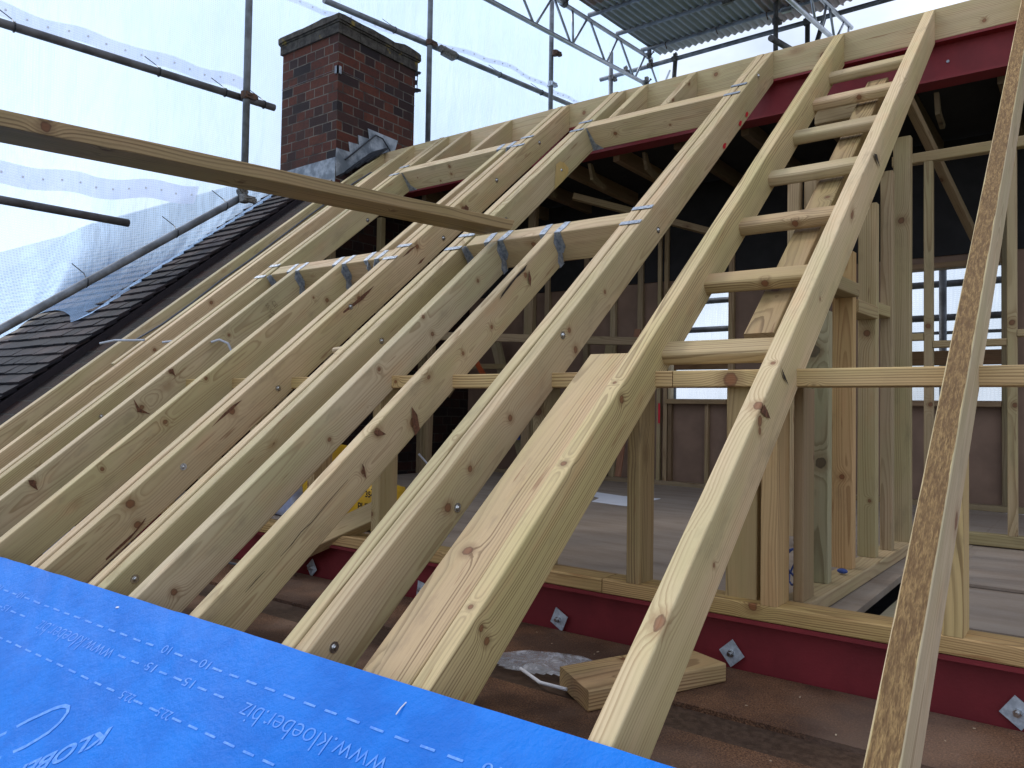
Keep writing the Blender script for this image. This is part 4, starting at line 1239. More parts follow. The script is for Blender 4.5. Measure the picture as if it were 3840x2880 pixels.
SG = 'upright scaffold standards'
s1 = tube('scaffold_standard', (-4.72, 3.149, 5.0), (-4.72, 3.155, 1.42), TUBE, 'scaffold standard left of the chimney with a rusty coupler', 'scaffold tube', SG)
coupler((-4.72, 3.144, 2.138), (0, 0, 1), RUST, s1)
coupler((-4.735, 3.15, 1.47), (0.1, 0.75, 0.6), COUP, s1); coupler((-4.72, 3.155, 1.42), (0, 0, 1), COUP, s1)
s2 = tube('scaffold_standard', (-4.85, 5.112, 6.0), (-4.85, 5.117, 1.6), TUBE, 'scaffold standard just right of the chimney', 'scaffold tube', SG)
coupler((-4.85, 5.11, 3.31), (0, 0, 1), RUST, s2)
s3 = tube('scaffold_standard', (-4.55, 6.625, 6.0), (-4.55, 6.64, 1.8), TUBE, 'scaffold standard between the chimney and the lattice beam', 'scaffold tube', SG)
coupler((-4.55, 6.63, 3.385), (0, 0, 1), ALU, s3); coupler((-4.50, 6.63, 3.70), (0, 0, 1), RUST, s3)
s4 = tube('scaffold_standard', (-4.45, 7.70, 4.10), (-4.45, 7.71, 2.2), TUBE, 'short topped scaffold standard by the end of the low cross tube', 'scaffold tube', SG)
coupler((-4.45, 7.705, 3.80), (0, 0, 1), COUP, s4)
s5 = tube('scaffold_standard', (-2.60, 7.80, 6.5), (-2.60, 7.80, 2.2), TUBE_D, 'dark scaffold standard crossing the tin roof edge', 'scaffold tube', SG)
coupler((-2.60, 7.80, 3.97), (0, 0, 1), TUBE_D, s5, 0.036)
s6 = tube('scaffold_standard', (-2.345, 8.0, 4.02), (-2.345, 8.0, 2.2), TUBE_D, 'short dark standard under the right lattice beam', 'scaffold tube', SG)
tube('raking_tube', (-2.22, 8.15, 4.05), (-2.42, 8.0, 3.2), TUBE_D, 'short raking tube beside the short dark standard', 'scaffold tube')
tube('raking_tube', (-3.793, 8.0, 3.965), (-3.85, 8.05, 3.5), TUBE_D, 'raking tube dropping from the low cross tube above the ridge', 'scaffold tube')
tube('tube_stub', (-2.05, 6.037, 2.949), (-2.05, 6.7, 3.08), TUBE_D, 'short tube end poking up behind the ridge board', 'scaffold tube')
LG = 'horizontal scaffold ledgers'
l1 = tube('scaffold_ledger', (-4.775, -0.6, 1.93), (-4.775, 3.42, 2.154), TUBE_D, 'dark ledger at upper left ending beside the chimney', 'scaffold tube', LG)
l2 = tube('scaffold_ledger', (-4.9, -0.6, 1.075), (-4.9, 2.451, 1.132), TUBE_D, 'dark ledger cut short at mid left', 'scaffold tube', LG)
l3 = tube('scaffold_ledger', (-4.775, 0.2, -0.71), (-4.775, 3.20, 1.462), TUBE, 'raking tube running up parallel to the tiled roof', 'scaffold tube', LG)
l4 = tube('scaffold_ledger', (-5.0, 4.028, 3.282), (-4.62, 8.2, 3.44), TUBE, 'ledger behind the chimney running right below the lattice beam', 'scaffold tube', LG)
m = MB(); c0 = Vector((-4.83, 5.33, 3.305)); m.tube(c0 - V(-0.01, 0.10, 0.005), c0 + V(0.01, 0.10, 0.005), 0.033, 12); m.box((-4.84, 5.25, 3.25), (-4.80, 5.41, 3.29)); m.build('sleeve_coupler', COUP, l4)
def tie(parent, c, loop=0.03):
    m_ = MB()
    c = Vector(c)
    pts_ = [c + V(0.0, 0.006 * sin(t * 0.5), 0) + V(cos(t) * 0.028, 0, sin(t) * 0.028) for t in [i * pi / 6 for i in range(13)]]
    m_.path(pts_, 0.0035, 6)
    m_.path([c + V(0, 0, 0.028), c + V(-0.05, 0.01, 0.06), c + V(-0.12, -0.03, 0.12)], 0.003, 6)
    m_.build('cable_tie', BLACK, parent)
for par, pts_ in ((l1, ((1.72, ), (2.55, ), (3.02, ), (3.33, ))), (l3, ((0.95, ), (2.15,), (2.7,), (3.05,))), (l4, ((4.75,), (5.5,), (6.1,), (6.75,)))):
    for (y,) in pts_:
        if par is l1: c = V(-4.775, y, 1.93 + (y + 0.6) / 4.02 * 0.224)
        elif par is l3: c = V(-4.775, y, -0.71 + (y - 0.2) / 3.0 * 2.172)
        else: c = V(-5.0 + (y - 4.028) / 4.172 * 0.38, y, 3.282 + (y - 4.028) / 4.172 * 0.158)
        tie(par, c)

# lattice beams
def lattice(x, pts_bot, pts_top, web, label, mat=ALU, r=0.022):
    e = empty('lattice_beam', (x, pts_bot[0][0], pts_bot[0][1]), label, 'lattice beam', 'lattice beams')
    MB().tube((x, *pts_bot[0]), (x, *pts_bot[1]), r, 18).build('bottom_chord', mat, e, smooth=True)
    MB().tube((x, *pts_top[0]), (x, *pts_top[1]), r, 18).build('top_chord', mat, e, smooth=True)
    for a_, b_ in web:
        MB().tube((x, *a_), (x, *b_), 0.0125, 10).build('lacing', mat, e, smooth=True)
    return e


def zb(y): return 3.484 + (y - 5.09) * 0.0954
def zt(y): return 3.954 + (y - 6.287) * 0.0797
webs = []
for yb_, yt1, yt2 in ((5.10, 4.70, 5.35), (5.77, 5.42, 6.06), (6.40, 6.08, 6.69), (7.07, 6.74, 7.32), (7.70, 7.36, 7.96), (8.35, 8.02, 8.6)):
    webs.append(((yb_ - 0.012, zb(yb_)), (yt1, zt(yt1)))); webs.append(((yb_ + 0.012, zb(yb_)), (yt2, zt(yt2))))
webs.append(((6.43, zb(6.43)), (6.41, zt(6.41))))
lb = lattice(-4.15, ((3.2, zb(3.2)), (9.3, zb(9.3))), ((3.2, zt(3.2)), (8.12, zt(8.12))), webs, 'silver lattice beam along the left edge of the tin roof')
coupler((-4.15, 8.02, 4.1), (0, 1, 0), TUBE_D, lb); coupler((-4.15, 6.25, 3.96), (0, 1, 0), TUBE_D, lb, 0.04); coupler((-4.15, 7.96, 3.76), (0, 1, 0), COUP, lb)
def zb2(y): return 3.455 + (y - 6.5) * 0.146
def zt2(y): return 3.875 + (y - 7.466) * 0.155
webs = [((7.24, zb2(7.24)), (7.05, zt2(7.05))), ((7.43, zb2(7.43)), (7.60, zt2(7.6))), ((7.88, zb2(7.88)), (7.69, zt2(7.69))), ((7.9, zb2(7.9)), (8.25, zt2(8.25))), ((8.3, zb2(8.3)), (8.42, zt2(8.42)))]
lattice(-2.05, ((4.5, zb2(4.5)), (8.9, zb2(8.9))), ((4.5, zt2(4.5)), (8.52, zt2(8.52))), webs, 'second lattice beam crossing under the tin roof at top right')

# corrugated sheet roof on purlins
tr = empty('temporary_tin_roof', (-2, 7, 4.1), 'corrugated tin temporary roof on scaffold tubes at top right', 'roof')
nx, ny = 900, 8
v_, f2 = [], []
X0, X1 = -4.12, 2.6
for i in range(nx + 1):
    x = X0 + (X1 - X0) * i / nx
    zz = 0.011 * sin(2 * pi * x / 0.0762)
    st_ = math.floor(x / 0.69)
    for j in range(ny + 1):
        y = 4.6 + (8.28 + 0.02 * ((st_ * 7) % 3) - 4.6) * j / ny
        v_.append((x, y, 4.185 + 0.0675 * (y - 8.0) + zz + 0.004 * (st_ % 2)))
for i in range(nx):
    for j in range(ny):
        a_ = i * (ny + 1) + j
        f2.append((a_, a_ + ny + 1, a_ + ny + 2, a_ + 1))
me = bpy.data.meshes.new('tin'); me.from_pydata(v_, [], f2); me.update()
for p in me.polygons: p.use_smooth = True
tin = link('corrugated_sheeting', me, TIN, tr)
sm = tin.modifiers.new('thick', 'SOLIDIFY'); sm.thickness = 0.0015
for y in (5.5, 6.2, 6.828, 7.417, 7.995):
    z = 4.036 + (y - 6.828) * 0.067 + 0.062
    MB().tube((-4.22, y, z), (2.6, y, z), TR, 18).build('purlin_tube', TUBE, tr, smooth=True)
for x, y in ((-2.95, 7.417), (-1.2, 7.417), (-2.55, 7.995)):
    m = MB(); z = 4.036 + (y - 6.828) * 0.067 + 0.062
    m.tube((x - 0.06, y, z), (x + 0.06, y, z), 0.034, 12); m.box((x - 0.05, y - 0.03, z - 0.05), (x + 0.05, y + 0.01, z - 0.02))
    m.build('sleeve_coupler', COUP if x < -2.7 else ALU, tr)
for x in (-3.9, -3.3, -2.75, -2.2):
    m = MB(); z = 4.036 + (7.995 - 6.828) * 0.067 + 0.062
    m.path([(x, 7.97, z + 0.04), (x, 7.955, z - 0.03), (x + 0.005, 7.99, z - 0.07)], 0.006, 6); m.build('hook_bolt', RUST, tr)
lt = tube('cross_tube', (-4.768, 8.0, 3.965), (2.6, 8.0, 3.985), TUBE, 'long low cross tube below the tin roof edge', 'scaffold tube')
coupler((-4.42, 7.97, 3.965), (1, 0, 0), COUP, lt); coupler((-4.10, 7.98, 3.965), (1, 0, 0), COUP, lt); coupler((-2.35, 7.99, 3.97), (1, 0, 0), TUBE_D, lt, 0.038); coupler((-3.80, 7.99, 3.967), (1, 0, 0), COUP, lt)
# scaffold behind the rear windows
RG = 'scaffold tubes behind the rear windows'
for z, lb_ in ((0.945, 'rear tube crossing the top of the window views'), (0.703, 'rear tube crossing the middle of the window views'), (0.594, 'thin rear tube low in the window views')):
    tube('rear_ledger', (-5.0, 6.3, z), (2.2, 6.3, z), TUBE, lb_, 'scaffold tube', RG, r=TR if z > 0.6 else 0.012)
tube('rear_standard', (-0.885, 6.25, -1.5), (-0.885, 6.25, 1.5), TUBE, 'upright tube seen behind the right rear window', 'scaffold tube', RG)
tube('rear_standard', (-2.95, 6.25, -1.5), (-2.95, 6.25, 1.5), TUBE, 'upright tube behind the left rear window', 'scaffold tube', RG)
timber('scaffold_board', (-5, 6.1, 0.40), (2.2, 6.1, 0.40), 0.04, 0.10, label='brown toe board outside the rear windows', cat='scaffold board', tint=(0.5, 0.36, 0.28))

# =================================================================== MEMBRANE with print
def wr(x, s):
    a_ = noise.noise(V(x * 3.2, s * 5.0, 2.0)) * 0.004 + noise.noise(V((x + s) * 9, (s - x) * 3, 5.0)) * 0.0022
    left = min(1, max(0, (-1.2 - x) / 1.0))
    a_ += left * noise.noise(V((x * 0.7 + s) * 14, (s * 0.7 - x) * 3.5, 8.0)) * 0.005
    edge = min(1.0, max(0.0, (0.523 - s) / 0.06))
    return 0.0075 + a_


xs = [-5.2 + i * 0.02 for i in range(0, 316)]
ss = [0.523 - j * 0.02 for j in range(0, 62)]
v_, f2 = [], []
for x in xs:
    for s in ss:
        v_.append(tuple(rp(x, s, wr(x, s))))
ns_ = len(ss)
for i in range(len(xs) - 1):
    for j in range(ns_ - 1):
        a_ = i * ns_ + j
        f2.append((a_, a_ + 1, a_ + ns_ + 1, a_ + ns_))
me = bpy.data.meshes.new('memb'); me.from_pydata(v_, [], f2); me.update()
for p in me.polygons: p.use_smooth = True
mem = link('roofing_membrane', me, MEMB)
tag(mem, 'blue breather membrane covering the lower rafters, printed with dashed lines and upside down lettering', 'membrane')


def flat_to_roof(verts2d, faces, name, mat, parent, lift=0.0012, mapf=None):
    me_ = bpy.data.meshes.new(name)
    vv = []
    for (x, s) in verts2d:
        vv.append(tuple(rp(x, s, wr(x, s) + lift)))
    me_.from_pydata(vv, [], faces); me_.update()
    return link(name, me_, mat, parent)


def text_mesh(txt, size, shear=0.0, offset=0.0, space=1.0):
    cu = bpy.data.curves.new('t', 'FONT')
    cu.body = txt; cu.size = size; cu.shear = shear; cu.offset = offset; cu.resolution_u = 6
    cu.space_character = space
    ob = bpy.data.objects.new('t', cu)
    COL.objects.link(ob)
    dg = bpy.context.evaluated_depsgraph_get()
    me_ = bpy.data.meshes.new_from_object(ob.evaluated_get(dg))
    bpy.data.objects.remove(ob)
    bm = bmesh.new(); bm.from_mesh(me_)
    bmesh.ops.triangulate(bm, faces=bm.faces)
    vs = [(v.co.x, v.co.y) for v in bm.verts]
    fs = [tuple(v.index for v in f.verts) for f in bm.faces]
    bm.free()
    return vs, fs


def roof_text(txt, x, s, size, ang=180.0, name='printed_text', shear=0.0, width=None, offset=0.0, mat=None):
    vs, fs = text_mesh(txt, size, shear, offset)
    if width:
        mw = max(v[0] for v in vs) - min(v[0] for v in vs)
        vs = [(v[0] * width / mw, v[1]) for v in vs]
    a_ = radians(ang)
    vs = [(x + v[0] * cos(a_) - v[1] * sin(a_), s + v[0] * sin(a_) + v[1] * cos(a_)) for v in vs]
    return flat_to_roof(vs, fs, name, mat or PRINT, mem)


def dashes(s, segs, name='dashed_line'):
    vs, fs = [], []
    for a_, b_ in segs:
        n_ = 4
        k0 = len(vs)
        for q in range(n_ + 1):
            x = a_ + (b_ - a_) * q / n_
            vs += [(x, s - 0.0024), (x, s + 0.0024)]
        for q in range(n_):
            fs.append((k0 + 2 * q, k0 + 2 * q + 2, k0 + 2 * q + 3, k0 + 2 * q + 1))
    return flat_to_roof(vs, fs, name, PRINT, mem)


def dash_run(x0, x1, pitch=0.0645, ln=0.035):
    r_ = []
    x = x0
    while x < x1:
        r_.append((x, min(x + ln, x1))); x += pitch
    return r_


PER = 1.0
for kx in (-2, -1, 0, 1):
    o_ = kx * PER
    dashes(0.423, dash_run(-1.608 + o_, -0.835 + o_) + [(-1.764 + o_, -1.73 + o_), (-1.699 + o_, -1.671 + o_)])
    roof_text('10', -1.777 + o_, 0.435, 0.030, width=0.036)
    roof_text('10', -1.614 + o_, 0.435, 0.030, width=0.036)
    dashes(0.373, dash_run(-1.603 + o_, -1.476 + o_) + [(-1.764 + o_, -1.73 + o_), (-1.700 + o_, -1.668 + o_)] + dash_run(-1.96 + o_, -1.828 + o_))
    roof_text('15', -1.778 + o_, 0.385, 0.030, width=0.036)
    roof_text('15', -1.614 + o_, 0.385, 0.030, width=0.036)
    dashes(0.296, dash_run(-1.600 + o_, -0.84 + o_) + [(-1.764 + o_, -1.727 + o_), (-1.696 + o_, -1.662 + o_)])
    roof_text('22.5', -1.766 + o_, 0.307, 0.030, width=0.055)
    roof_text('22.5', -1.607 + o_, 0.307, 0.030, width=0.055)
    roof_text('www.kloeber.biz', -1.005 + o_ + (0.02 if kx else 0), 0.384, 0.062, width=0.425, offset=-0.0009)
for o_ in (0.0, 1.0, -1.0):
    roof_text('KLOBER', -1.752 + o_, 0.232, 0.052, ang=180 + 42, shear=0.35, width=0.25, offset=0.0016, name='printed_logo')
    sw = [(-2.20, -0.02), (-2.099, 0.102), (-2.05, 0.162), (-2.00, 0.208), (-1.975, 0.222), (-1.955, 0.224), (-1.94, 0.213), (-1.935, 0.19), (-1.94, 0.161), (-1.972, 0.116), (-2.02, 0.066), (-2.10, -0.02)]
    vs, fs = [], []
    for i, (x, s) in enumerate(sw):
        a_ = sw[max(i - 1, 0)]; b_ = sw[min(i + 1, len(sw) - 1)]
        dx, ds = b_[0] - a_[0], b_[1] - a_[1]; l_ = math.hypot(dx, ds)
        nx_, ns2 = -ds / l_, dx / l_
        vs += [(x + nx_ * 0.005 + o_, s + ns2 * 0.005), (x - nx_ * 0.005 + o_, s - ns2 * 0.005)]
    for i in range(len(sw) - 1): fs.append((2 * i, 2 * i + 2, 2 * i + 3, 2 * i + 1))
    flat_to_roof(vs, fs, 'printed_swoosh', PRINT, mem)
m = MB(); m.path([rp(-1.051, 0.489, 0.006), rp(-1.052, 0.474, 0.009), rp(-1.051, 0.459, 0.011)], 0.0013, 6); m.build('loose_fixing', WHITEP, mem)
m = MB(); m.ball(rp(-2.145, 0.486, 0.006), 0.006, 1, 1, 0.4); m.build('fixing_hole', WHITEP, mem)

# =================================================================== MARKINGS on timbers
def side_text(txt, x, s, d, size, ang, mat, name, parent):
    """text on a right-hand face (normal +X)"""
    vs, fs = text_mesh(txt, size)
    a_ = radians(ang)
    me_ = bpy.data.meshes.new(name)
    pts_ = []
    for u_, v2 in vs:
        us = u_ * cos(a_) - v2 * sin(a_); vn = u_ * sin(a_) + v2 * cos(a_)
        pts_.append(tuple(rp(x, s + us, -d + vn)))
    me_.from_pydata(pts_, [], fs); me_.update()
    o = bpy.data.objects.new(name, me_); COL.objects.link(o); me_.materials.append(mat)
    o.parent = parent; o.matrix_parent_inverse = parent.matrix_basis.inverted()
    return o


side_text('SS C24', -3.5155, 2.27, 0.040, 0.030, 95 + 180, STAMP, 'grading_stamp', kj)
side_text('CE', -3.5155, 2.31, 0.050, 0.034, 95 + 180, STAMP, 'grading_stamp', kj)
side_text('IIII', -3.5155, 2.25, 0.098, 0.026, 95 + 180, STAMP, 'grading_stamp', kj)


def side_blob(x, pts_, parent, mat, name):
    me_ = bpy.data.meshes.new(name)
    me_.from_pydata([tuple(rp(x, s, -d)) for s, d in pts_], [], [tuple(range(len(pts_)))]); me_.update()
    o = bpy.data.objects.new(name, me_); COL.objects.link(o); me_.materials.append(mat)
    o.parent = parent; o.matrix_parent_inverse = Matrix.Translation(-Vector(parent.location)) if parent.type == 'EMPTY' else parent.matrix_basis.inverted()
    return o


YSTAIN = wood_mat("yellow_stained_pine", (0.50, 0.33, 0.12), (0.30, 0.18, 0.05))
hx = lambda s: -2.385 + 0.0970 + (-0.055) * (s - S0) / (4.5 - S0) + 0.0012
ys = [(3.566, 0.035), (3.60, 0.06), (3.622, 0.10), (3.60, 0.122), (3.53, 0.134), (3.423, 0.134), (3.45, 0.10), (3.49, 0.06), (3.52, 0.033)]
side_blob(hx(3.52), ys, eH, YSTAIN, 'yellow_stain')
exf = lambda s: -1.470 + 0.0960 - 0.05 * (s - S0) / (4.5 - S0) + 0.0012
for s, d in ((3.92, 0.113), (3.80, 0.112), (3.53, 0.116)):
    pp = [(s + 0.030 * cos(t) * (0.6 + 0.4 * random.random()), d + 0.013 * sin(t) * (0.6 + 0.4 * random.random())) for t in [i * pi / 5 for i in range(10)]]
    side_blob(exf(s), pp, eE, REDPAINT, 'red_spray_mark')

FX = -1.8105
def scar(x, pts_, parent, mat, name):
    side_blob(x + 0.0008, pts_, parent, mat, name)


def thin(pts_, w_):
    up2 = [(s, d - w_ * (1 if 0 < i < len(pts_) - 1 else 0.2)) for i, (s, d) in enumerate(pts_)]
    return up2 + [(s, d + w_ * 0.4) for s, d in pts_[::-1]]


scar(FX, thin([(1.10, 0.054), (1.0, 0.056), (0.922, 0.060), (0.88, 0.055), (0.836, 0.060), (0.79, 0.0575)], 0.0014), kf, CRACK, 'split')
for p_ in ([(1.445, 0.0477), (1.450, 0.0856), (1.430, 0.132), (1.399, 0.1345), (1.413, 0.1002)], [(1.267, 0.0045), (1.288, 0.0167), (1.302, 0.0472), (1.272, 0.0294)],
           [(1.169, 0.0514), (1.170, 0.0679), (1.154, 0.1033), (1.153, 0.0902)], [(2.296, 0.0242), (2.288, 0.0637), (2.263, 0.0862), (2.269, 0.0547)]):
    scar(FX, p_, kf, BARK, 'bark_streak')
scar(FX, [(2.30, 0.003), (2.22, 0.002), (2.15, 0.004), (2.09, 0.010), (2.06, 0.020), (2.12, 0.016), (2.20, 0.010), (2.27, 0.014)], kf, CRACK, 'bark_wane')
scar(FX, thin([(0.731, 0.0516), (0.696, 0.0508), (0.656, 0.0514)], 0.0015), kf, CRACK, 'split')
ix = lambda s: -2.780 + 0.0945 - 0.073 * (s - S0) / (4.5 - S0) + 0.0004
for p_ in ([(2.324, 0.030), (2.241, 0.0252), (2.176, 0.0257), (2.102, 0.0238), (2.033, 0.026), (2.089, 0.0331), (2.154, 0.0386), (2.227, 0.0438)][::1],
           [(1.434, 0.0168), (1.390, 0.0090), (1.337, 0.0093), (1.26, 0.0187), (1.307, 0.0190), (1.365, 0.0210)],
           [(0.873, 0.105), (0.852, 0.1144), (0.788, 0.1257), (0.702, 0.1257), (0.625, 0.1215), (0.728, 0.1163), (0.809, 0.1165)],
           [(3.175, 0.035), (3.188, 0.0601), (3.146, 0.094), (3.076, 0.0583)], [(2.700, 0.0222), (2.624, 0.0240), (2.568, 0.0192), (2.647, 0.0120)], [(2.718, 0.0996), (2.673, 0.1078), (2.642, 0.1024), (2.675, 0.0946)]):
    sm_ = sum(a_[0] for a_ in p_) / len(p_)
    scar(ix(sm_), p_, eI, BARK, 'resin_scar')
for p_, mt_ in (([(2.839, 0.004), (2.881, 0.0258), (2.901, 0.0875), (2.852, 0.0287)], CRACK), ([(1.573, 0.0077), (1.583, 0.0433), (1.591, 0.0782), (1.571, 0.0392)], CRACK), ([(1.420, 0.004), (1.429, 0.0289), (1.433, 0.0582), (1.408, 0.0303), (1.392, 0.004)], BARK)):
    scar(-0.6258, p_, ka, mt_, 'bark_streak')
for p_ in ([(1.417, 0.004), (1.413, 0.0583), (1.437, 0.1122), (1.395, 0.0651)], [(0.869, 0.004), (0.887, 0.0178), (0.871, 0.0634), (0.862, 0.025)], [(1.639, 0.004), (1.653, 0.0084), (1.641, 0.0445), (1.630, 0.008)]):
    scar(-3.5185, p_, kj, BARK, 'bark_streak')

# =================================================================== SMALL THINGS
WG = 'square plate washers on the lower steel'
for x, z, a_, lb in ((-1.985, -0.672, 8, 'plate washer left of the loose plank on the lower steel'), (-1.385, -0.674, 25, 'tilted plate washer near the clear plastic on the lower steel'),
                     (-0.815, -0.668, 48, 'diamond turned plate washer behind the offcut'), (-0.150, -0.668, 35, 'plate washer at the right edge of the lower steel'), (-2.61, -0.676, 50, 'plate washer half hidden by the raking prop')):
    e = empty('plate_washer', (x, 2.118, z), lb, 'plate washer', WG)
    M = Matrix.Translation((x, 2.112, z + 0.004)) @ Matrix.Rotation(radians(-8), 4, 'Z') @ Matrix.Rotation(radians(a_), 4, 'Y')
    MB().box((-0.027, -0.0015, -0.027), (0.027, 0.0015, 0.027), M).build('plate', GALV2, e)
    m = MB(); m.tube(M @ V(0, -0.0015, 0), M @ V(0, -0.010, 0), 0.0095, 6); m.tube(M @ V(0, -0.01, 0), M @ V(0, -0.019, 0), 0.0055, 12)
    m.build('nut', BOLT, e)

# offcut on the deck
oc = [V(-1.105, 1.668, -0.699), V(-0.942, 1.590, -0.699), V(-0.772, 1.975, -0.699), V(-0.95, 2.05, -0.699)]
pA_, pB_ = (oc[0] + oc[1]) / 2, (oc[2] + oc[3]) / 2
timber('timber_offcut', pA_ + V(0, 0, 0.0245), pB_ + V(0, 0, 0.0245), 0.180, 0.048, mat=WOOD_BOLD, cut0=(0.22, 0), label='thick timber offcut lying on the brown deck in front of the lower steel', cat='offcut', tint=(1.12, 0.92, 0.76), knots=((0.2, 0.06, 0.0285, 0.01),))

# clear plastic on the deck
bm = bmesh.new()
bmesh.ops.create_grid(bm, x_segments=40, y_segments=30, size=1)
for v in list(bm.verts):
    r2_ = v.co.x ** 2 + v.co.y ** 2
    if r2_ > 0.98: bm.verts.remove(v)
for v in bm.verts:
    x, y = v.co.x, v.co.y
    hgt = 0.010 + 0.022 * max(0, noise.noise(V(x * 2.2, y * 2.2, 3))) + 0.006 * noise.noise(V(x * 7, y * 7, 1))
    v.co = V(-1.22 + x * 0.155 + 0.02 * y, 1.80 + y * 0.110 + 0.02 * x, -0.699 + max(0.002, hgt * (1.15 - (x * x + y * y))))
me = bpy.data.meshes.new('plastic'); bm.to_mesh(me); bm.free()
for p in me.polygons: p.use_smooth = True
pl = link('plastic_bag', me, POLY); tag(pl, 'crumpled clear plastic bag lying on the brown deck left of the offcut', 'plastic bag')
MB().path([(-1.235, 1.70, -0.690), (-1.14, 1.655, -0.694), (-1.055, 1.648, -0.690)], 0.0045, 8).build('cable_piece', WHITEP, label='short piece of white trunking by the clear plastic bag', cat='trunking')

# sacks and clutter behind the knee wall
def sack(cx_, cy_, cz_, sx, sy, sz, mat, label, seed):
    e = empty('sack', (cx_, cy_, cz_), label, 'sack')
    bm = bmesh.new(); bmesh.ops.create_cube(bm, size=2)
    bmesh.ops.subdivide_edges(bm, edges=bm.edges[:], cuts=7, use_grid_fill=True)
    for v in bm.verts:
        c = v.co.copy()
        n_ = c.normalized() * 1.25
        c = c.lerp(n_, 0.35)
        c += noise.noise_vector(c * 1.8 + V(seed, 0, 0)) * 0.09
        v.co = V(cx_ + c.x * sx, cy_ + c.y * sy, cz_ + c.z * sz)
    me_ = bpy.data.meshes.new('sack'); bm.to_mesh(me_); bm.free()
    for p in me_.polygons: p.use_smooth = True
    link('bag_body', me_, mat, e)
    return e


y1_ = sack(-2.62, 2.46, -0.45, 0.13, 0.09, 0.10, YEL, 'yellow sack with black lettering behind the knee wall stud', 3)
BLUEBAG = simple("blue_white_sack", (0.30, 0.36, 0.60), 0.4, 0, 0.3, 14, 0.5, col2=(0.55, 0.60, 0.75), bscale=25)
sack(-3.28, 2.50, -0.44, 0.13, 0.08, 0.11, BLUEBAG, 'pale blue plastic sack behind the knee wall', 5)
sack(-3.06, 2.55, -0.36, 0.09, 0.08, 0.17, YEL, 'folded yellow sack left of the lettered one', 8)
sack(-2.95, 2.50, 0.0, 0.10, 0.06, 0.10, BLUEBAG, 'blue white plastic bundle above the folded yellow sack', 9)
for tx, xr_, z, sz in (('PUTE', -2.490, -0.450, 0.044), ('354', -2.492, -0.392, 0.036), ('J', -2.500, -0.352, 0.03)):
    vs, fs = text_mesh(tx, sz, offset=0.0010)
    mw = max(a_[0] for a_ in vs)
    me_ = bpy.data.meshes.new('t')
    me_.from_pydata([(xr_ - mw + a_[0], 2.338, z + a_[1]) for a_ in vs], [], fs); me_.update()
    link('sack_lettering', me_, INK, y1_)

pp = [(-2.44, 4.06), (-2.30, 4.03), (-2.18, 4.005), (-2.205, 4.50), (-2.45, 4.46), (-2.69, 4.54), (-2.60, 4.33), (-2.50, 4.25)]
m = MB(); m.slab([(x, y, -0.5495) for x, y in pp], (0, 0, 1), 0.002); m.build('paper_sheet', WHITEP, label='torn white paper sheet lying on the inner floor', cat='paper')
bx_ = MB()
M = Matrix.Translation((-3.66, 1.62, -0.62)) @ Matrix.Rotation(radians(20), 4, 'Z')
bx_.box((-0.10, -0.05, -0.08), (0.06, 0.05, 0.055), M); bx_.slab([M @ V(-0.10, -0.05, 0.055), M @ V(0.06, -0.05, 0.055), M @ V(0.04, -0.075, 0.09), M @ V(-0.09, -0.075, 0.09)], (0, -0.3, 0.1), 0.002)
bx_.build('white_box', WHITEP, label='white cardboard box on the deck between the left rafters', cat='box')
for i, (x, y) in enumerate(((-3.90, 1.55), (-2.86, 1.45))):
    m = MB()
    for q in range(5): m.box((x - 0.05 + 0.004 * q, y - 0.03, -0.70 + q * 0.017), (x + 0.05 - 0.003 * q, y + 0.03, -0.70 + q * 0.017 + 0.012))
    m.build('packer_stack', POLY, label=['stack of clear plastic packers beside the white box', 'stack of clear plastic packers between the doubled rafters'][i], cat='packers', group='clear plastic packers')
MB().path([(-4.33, 1.9, -0.69), (-3.5, 1.95, -0.68), (-2.7, 2.0, -0.685)], 0.006).build('floor_cable', CABLE, label='grey cable lying along the deck beside the lower steel', cat='cable')
m = MB()
cp = [rp(-4.41, 1.99, -0.03), rp(-4.405, 2.18, -0.045), rp(-4.42, 2.42, -0.05), rp(-4.435, 2.67, -0.045), rp(-4.44, 2.97, -0.05), rp(-4.455, 3.57, -0.045), rp(-4.465, 4.1, -0.045), rp(-4.44, 4.28, -0.05), rp(-4.32, 4.27, -0.06)]
fine_ = resample(cp, 40)
m.path(fine_, 0.0055, 8)
m.build('clipped_cable', CABLE, label='dark cable clipped along the leftmost rafter', cat='cable')
MB().path([V(-4.30, 2.02, 0.315), V(-4.20, 2.05, 0.330), V(-4.10, 2.10, 0.330), V(-4.03, 2.12, 0.33)], 0.006).build('cable_tail', CABLE_W, label='pale cable tail poking out between the two leftmost rafters', cat='cable')
MB().path([V(-3.515, 2.19, 0.305), V(-3.48, 2.21, 0.318), V(-3.45, 2.24, 0.30), V(-3.44, 2.26, 0.25)], 0.006).build('cable_tail', CABLE_W, label='pale cable tail curling out of the stamped jack rafter', cat='cable')
MB().path([V(-3.955, 2.18, 0.32), V(-3.9, 2.2, 0.325), V(-3.84, 2.2, 0.33)], 0.006).build('cable_tail', CABLE_W, label='pale cable tail behind the second rafter from the chimney', cat='cable')
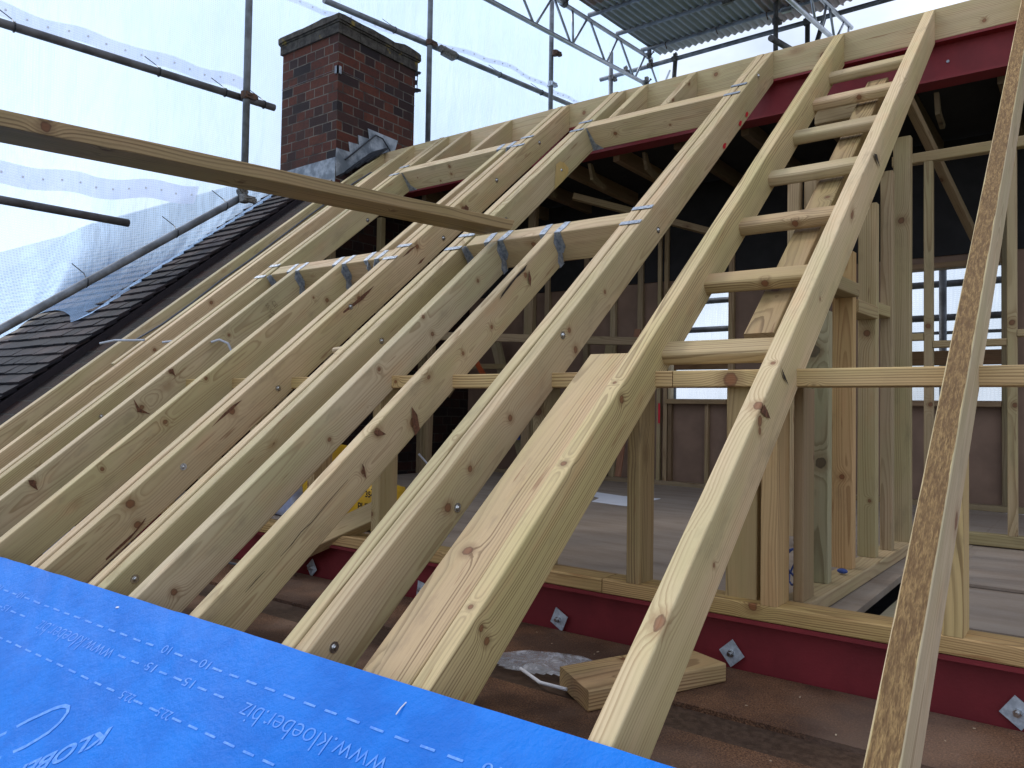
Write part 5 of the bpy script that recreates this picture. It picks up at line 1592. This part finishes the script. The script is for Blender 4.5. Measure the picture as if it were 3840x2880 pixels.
MB().tube(rp(-2.525, 1.80, -0.045), rp(-2.39, 1.82, -0.045), 0.013, 18).build('wooden_handle', WOOD, label='pale round handle end poking out beside the doubled rafter', cat='handle')
MB().path([V(-2.10, 2.2, -0.18), V(-2.06, 2.25, -0.25), V(-2.03, 2.28, -0.38), V(-2.03, 2.3, -0.50)], 0.004).build('hanging_cable', CABLE_W, label='thin pale cable hanging beside a knee wall stud', cat='cable')
m = MB()
pts_ = [V(-0.725 + 0.02 * sin(t * 1.7), 2.36 + 0.03 * cos(t * 1.3), -0.45 + 0.055 * sin(t)) for t in [i * 0.5 for i in range(24)]]
pts_ += [V(-0.70, 2.34, -0.50), V(-0.67, 2.32, -0.505)]
m.path(pts_, 0.003, 6)
m.build('cord_tangle', BLUEC, label='tangle of blue and white cord by the foot of the partition', cat='cord')
MB().ball((-0.655, 2.63, -0.497), 0.012, 1.4, 1, 0.7).build('cord_scrap', BLUEC, label='small blue scrap on the partition sole plate', cat='scrap')
m = MB()
random.seed(5)
for i in range(60):
    x = random.uniform(-2.4, 0.2); y = random.choice((random.uniform(1.0, 1.6), random.uniform(1.8, 2.05)))
    c = V(x, y, -0.6985); a_ = random.uniform(0, 3.14); l_ = random.uniform(0.0015, 0.005)
    m.box((-l_, -l_ * 0.5, 0), (l_, l_ * 0.35, 0.0015), Matrix.Translation(c) @ Matrix.Rotation(a_, 4, 'Z'))
m.build('wood_chips', CHIP, label='pale wood chips scattered over the brown deck', cat='wood chips', kind='stuff')
# old studs and panels between stud wall and party wall for the dim left interior
timber('interior_rail', (-4.56, 4.0, 0.55), (-2.7, 5.3, 0.52), 0.05, 0.06, label='dim rail crossing the dark left interior', cat='rail', tint=(0.5, 0.45, 0.38))
m = MB(); m.box((-0.53, 2.5, -0.70), (-0.46, 4.9, -0.60)); m.build('floor_joist', WOOD_GREY, label='dark joist down in the floor gap behind the partition', cat='joist')
m = MB(); m.box((-2.66, 5.372, -0.09), (-2.645, 5.378, 0.06)); m.build('red_tape', REDPAINT, label='red tape strip on a stud left of the rear window', cat='tape')
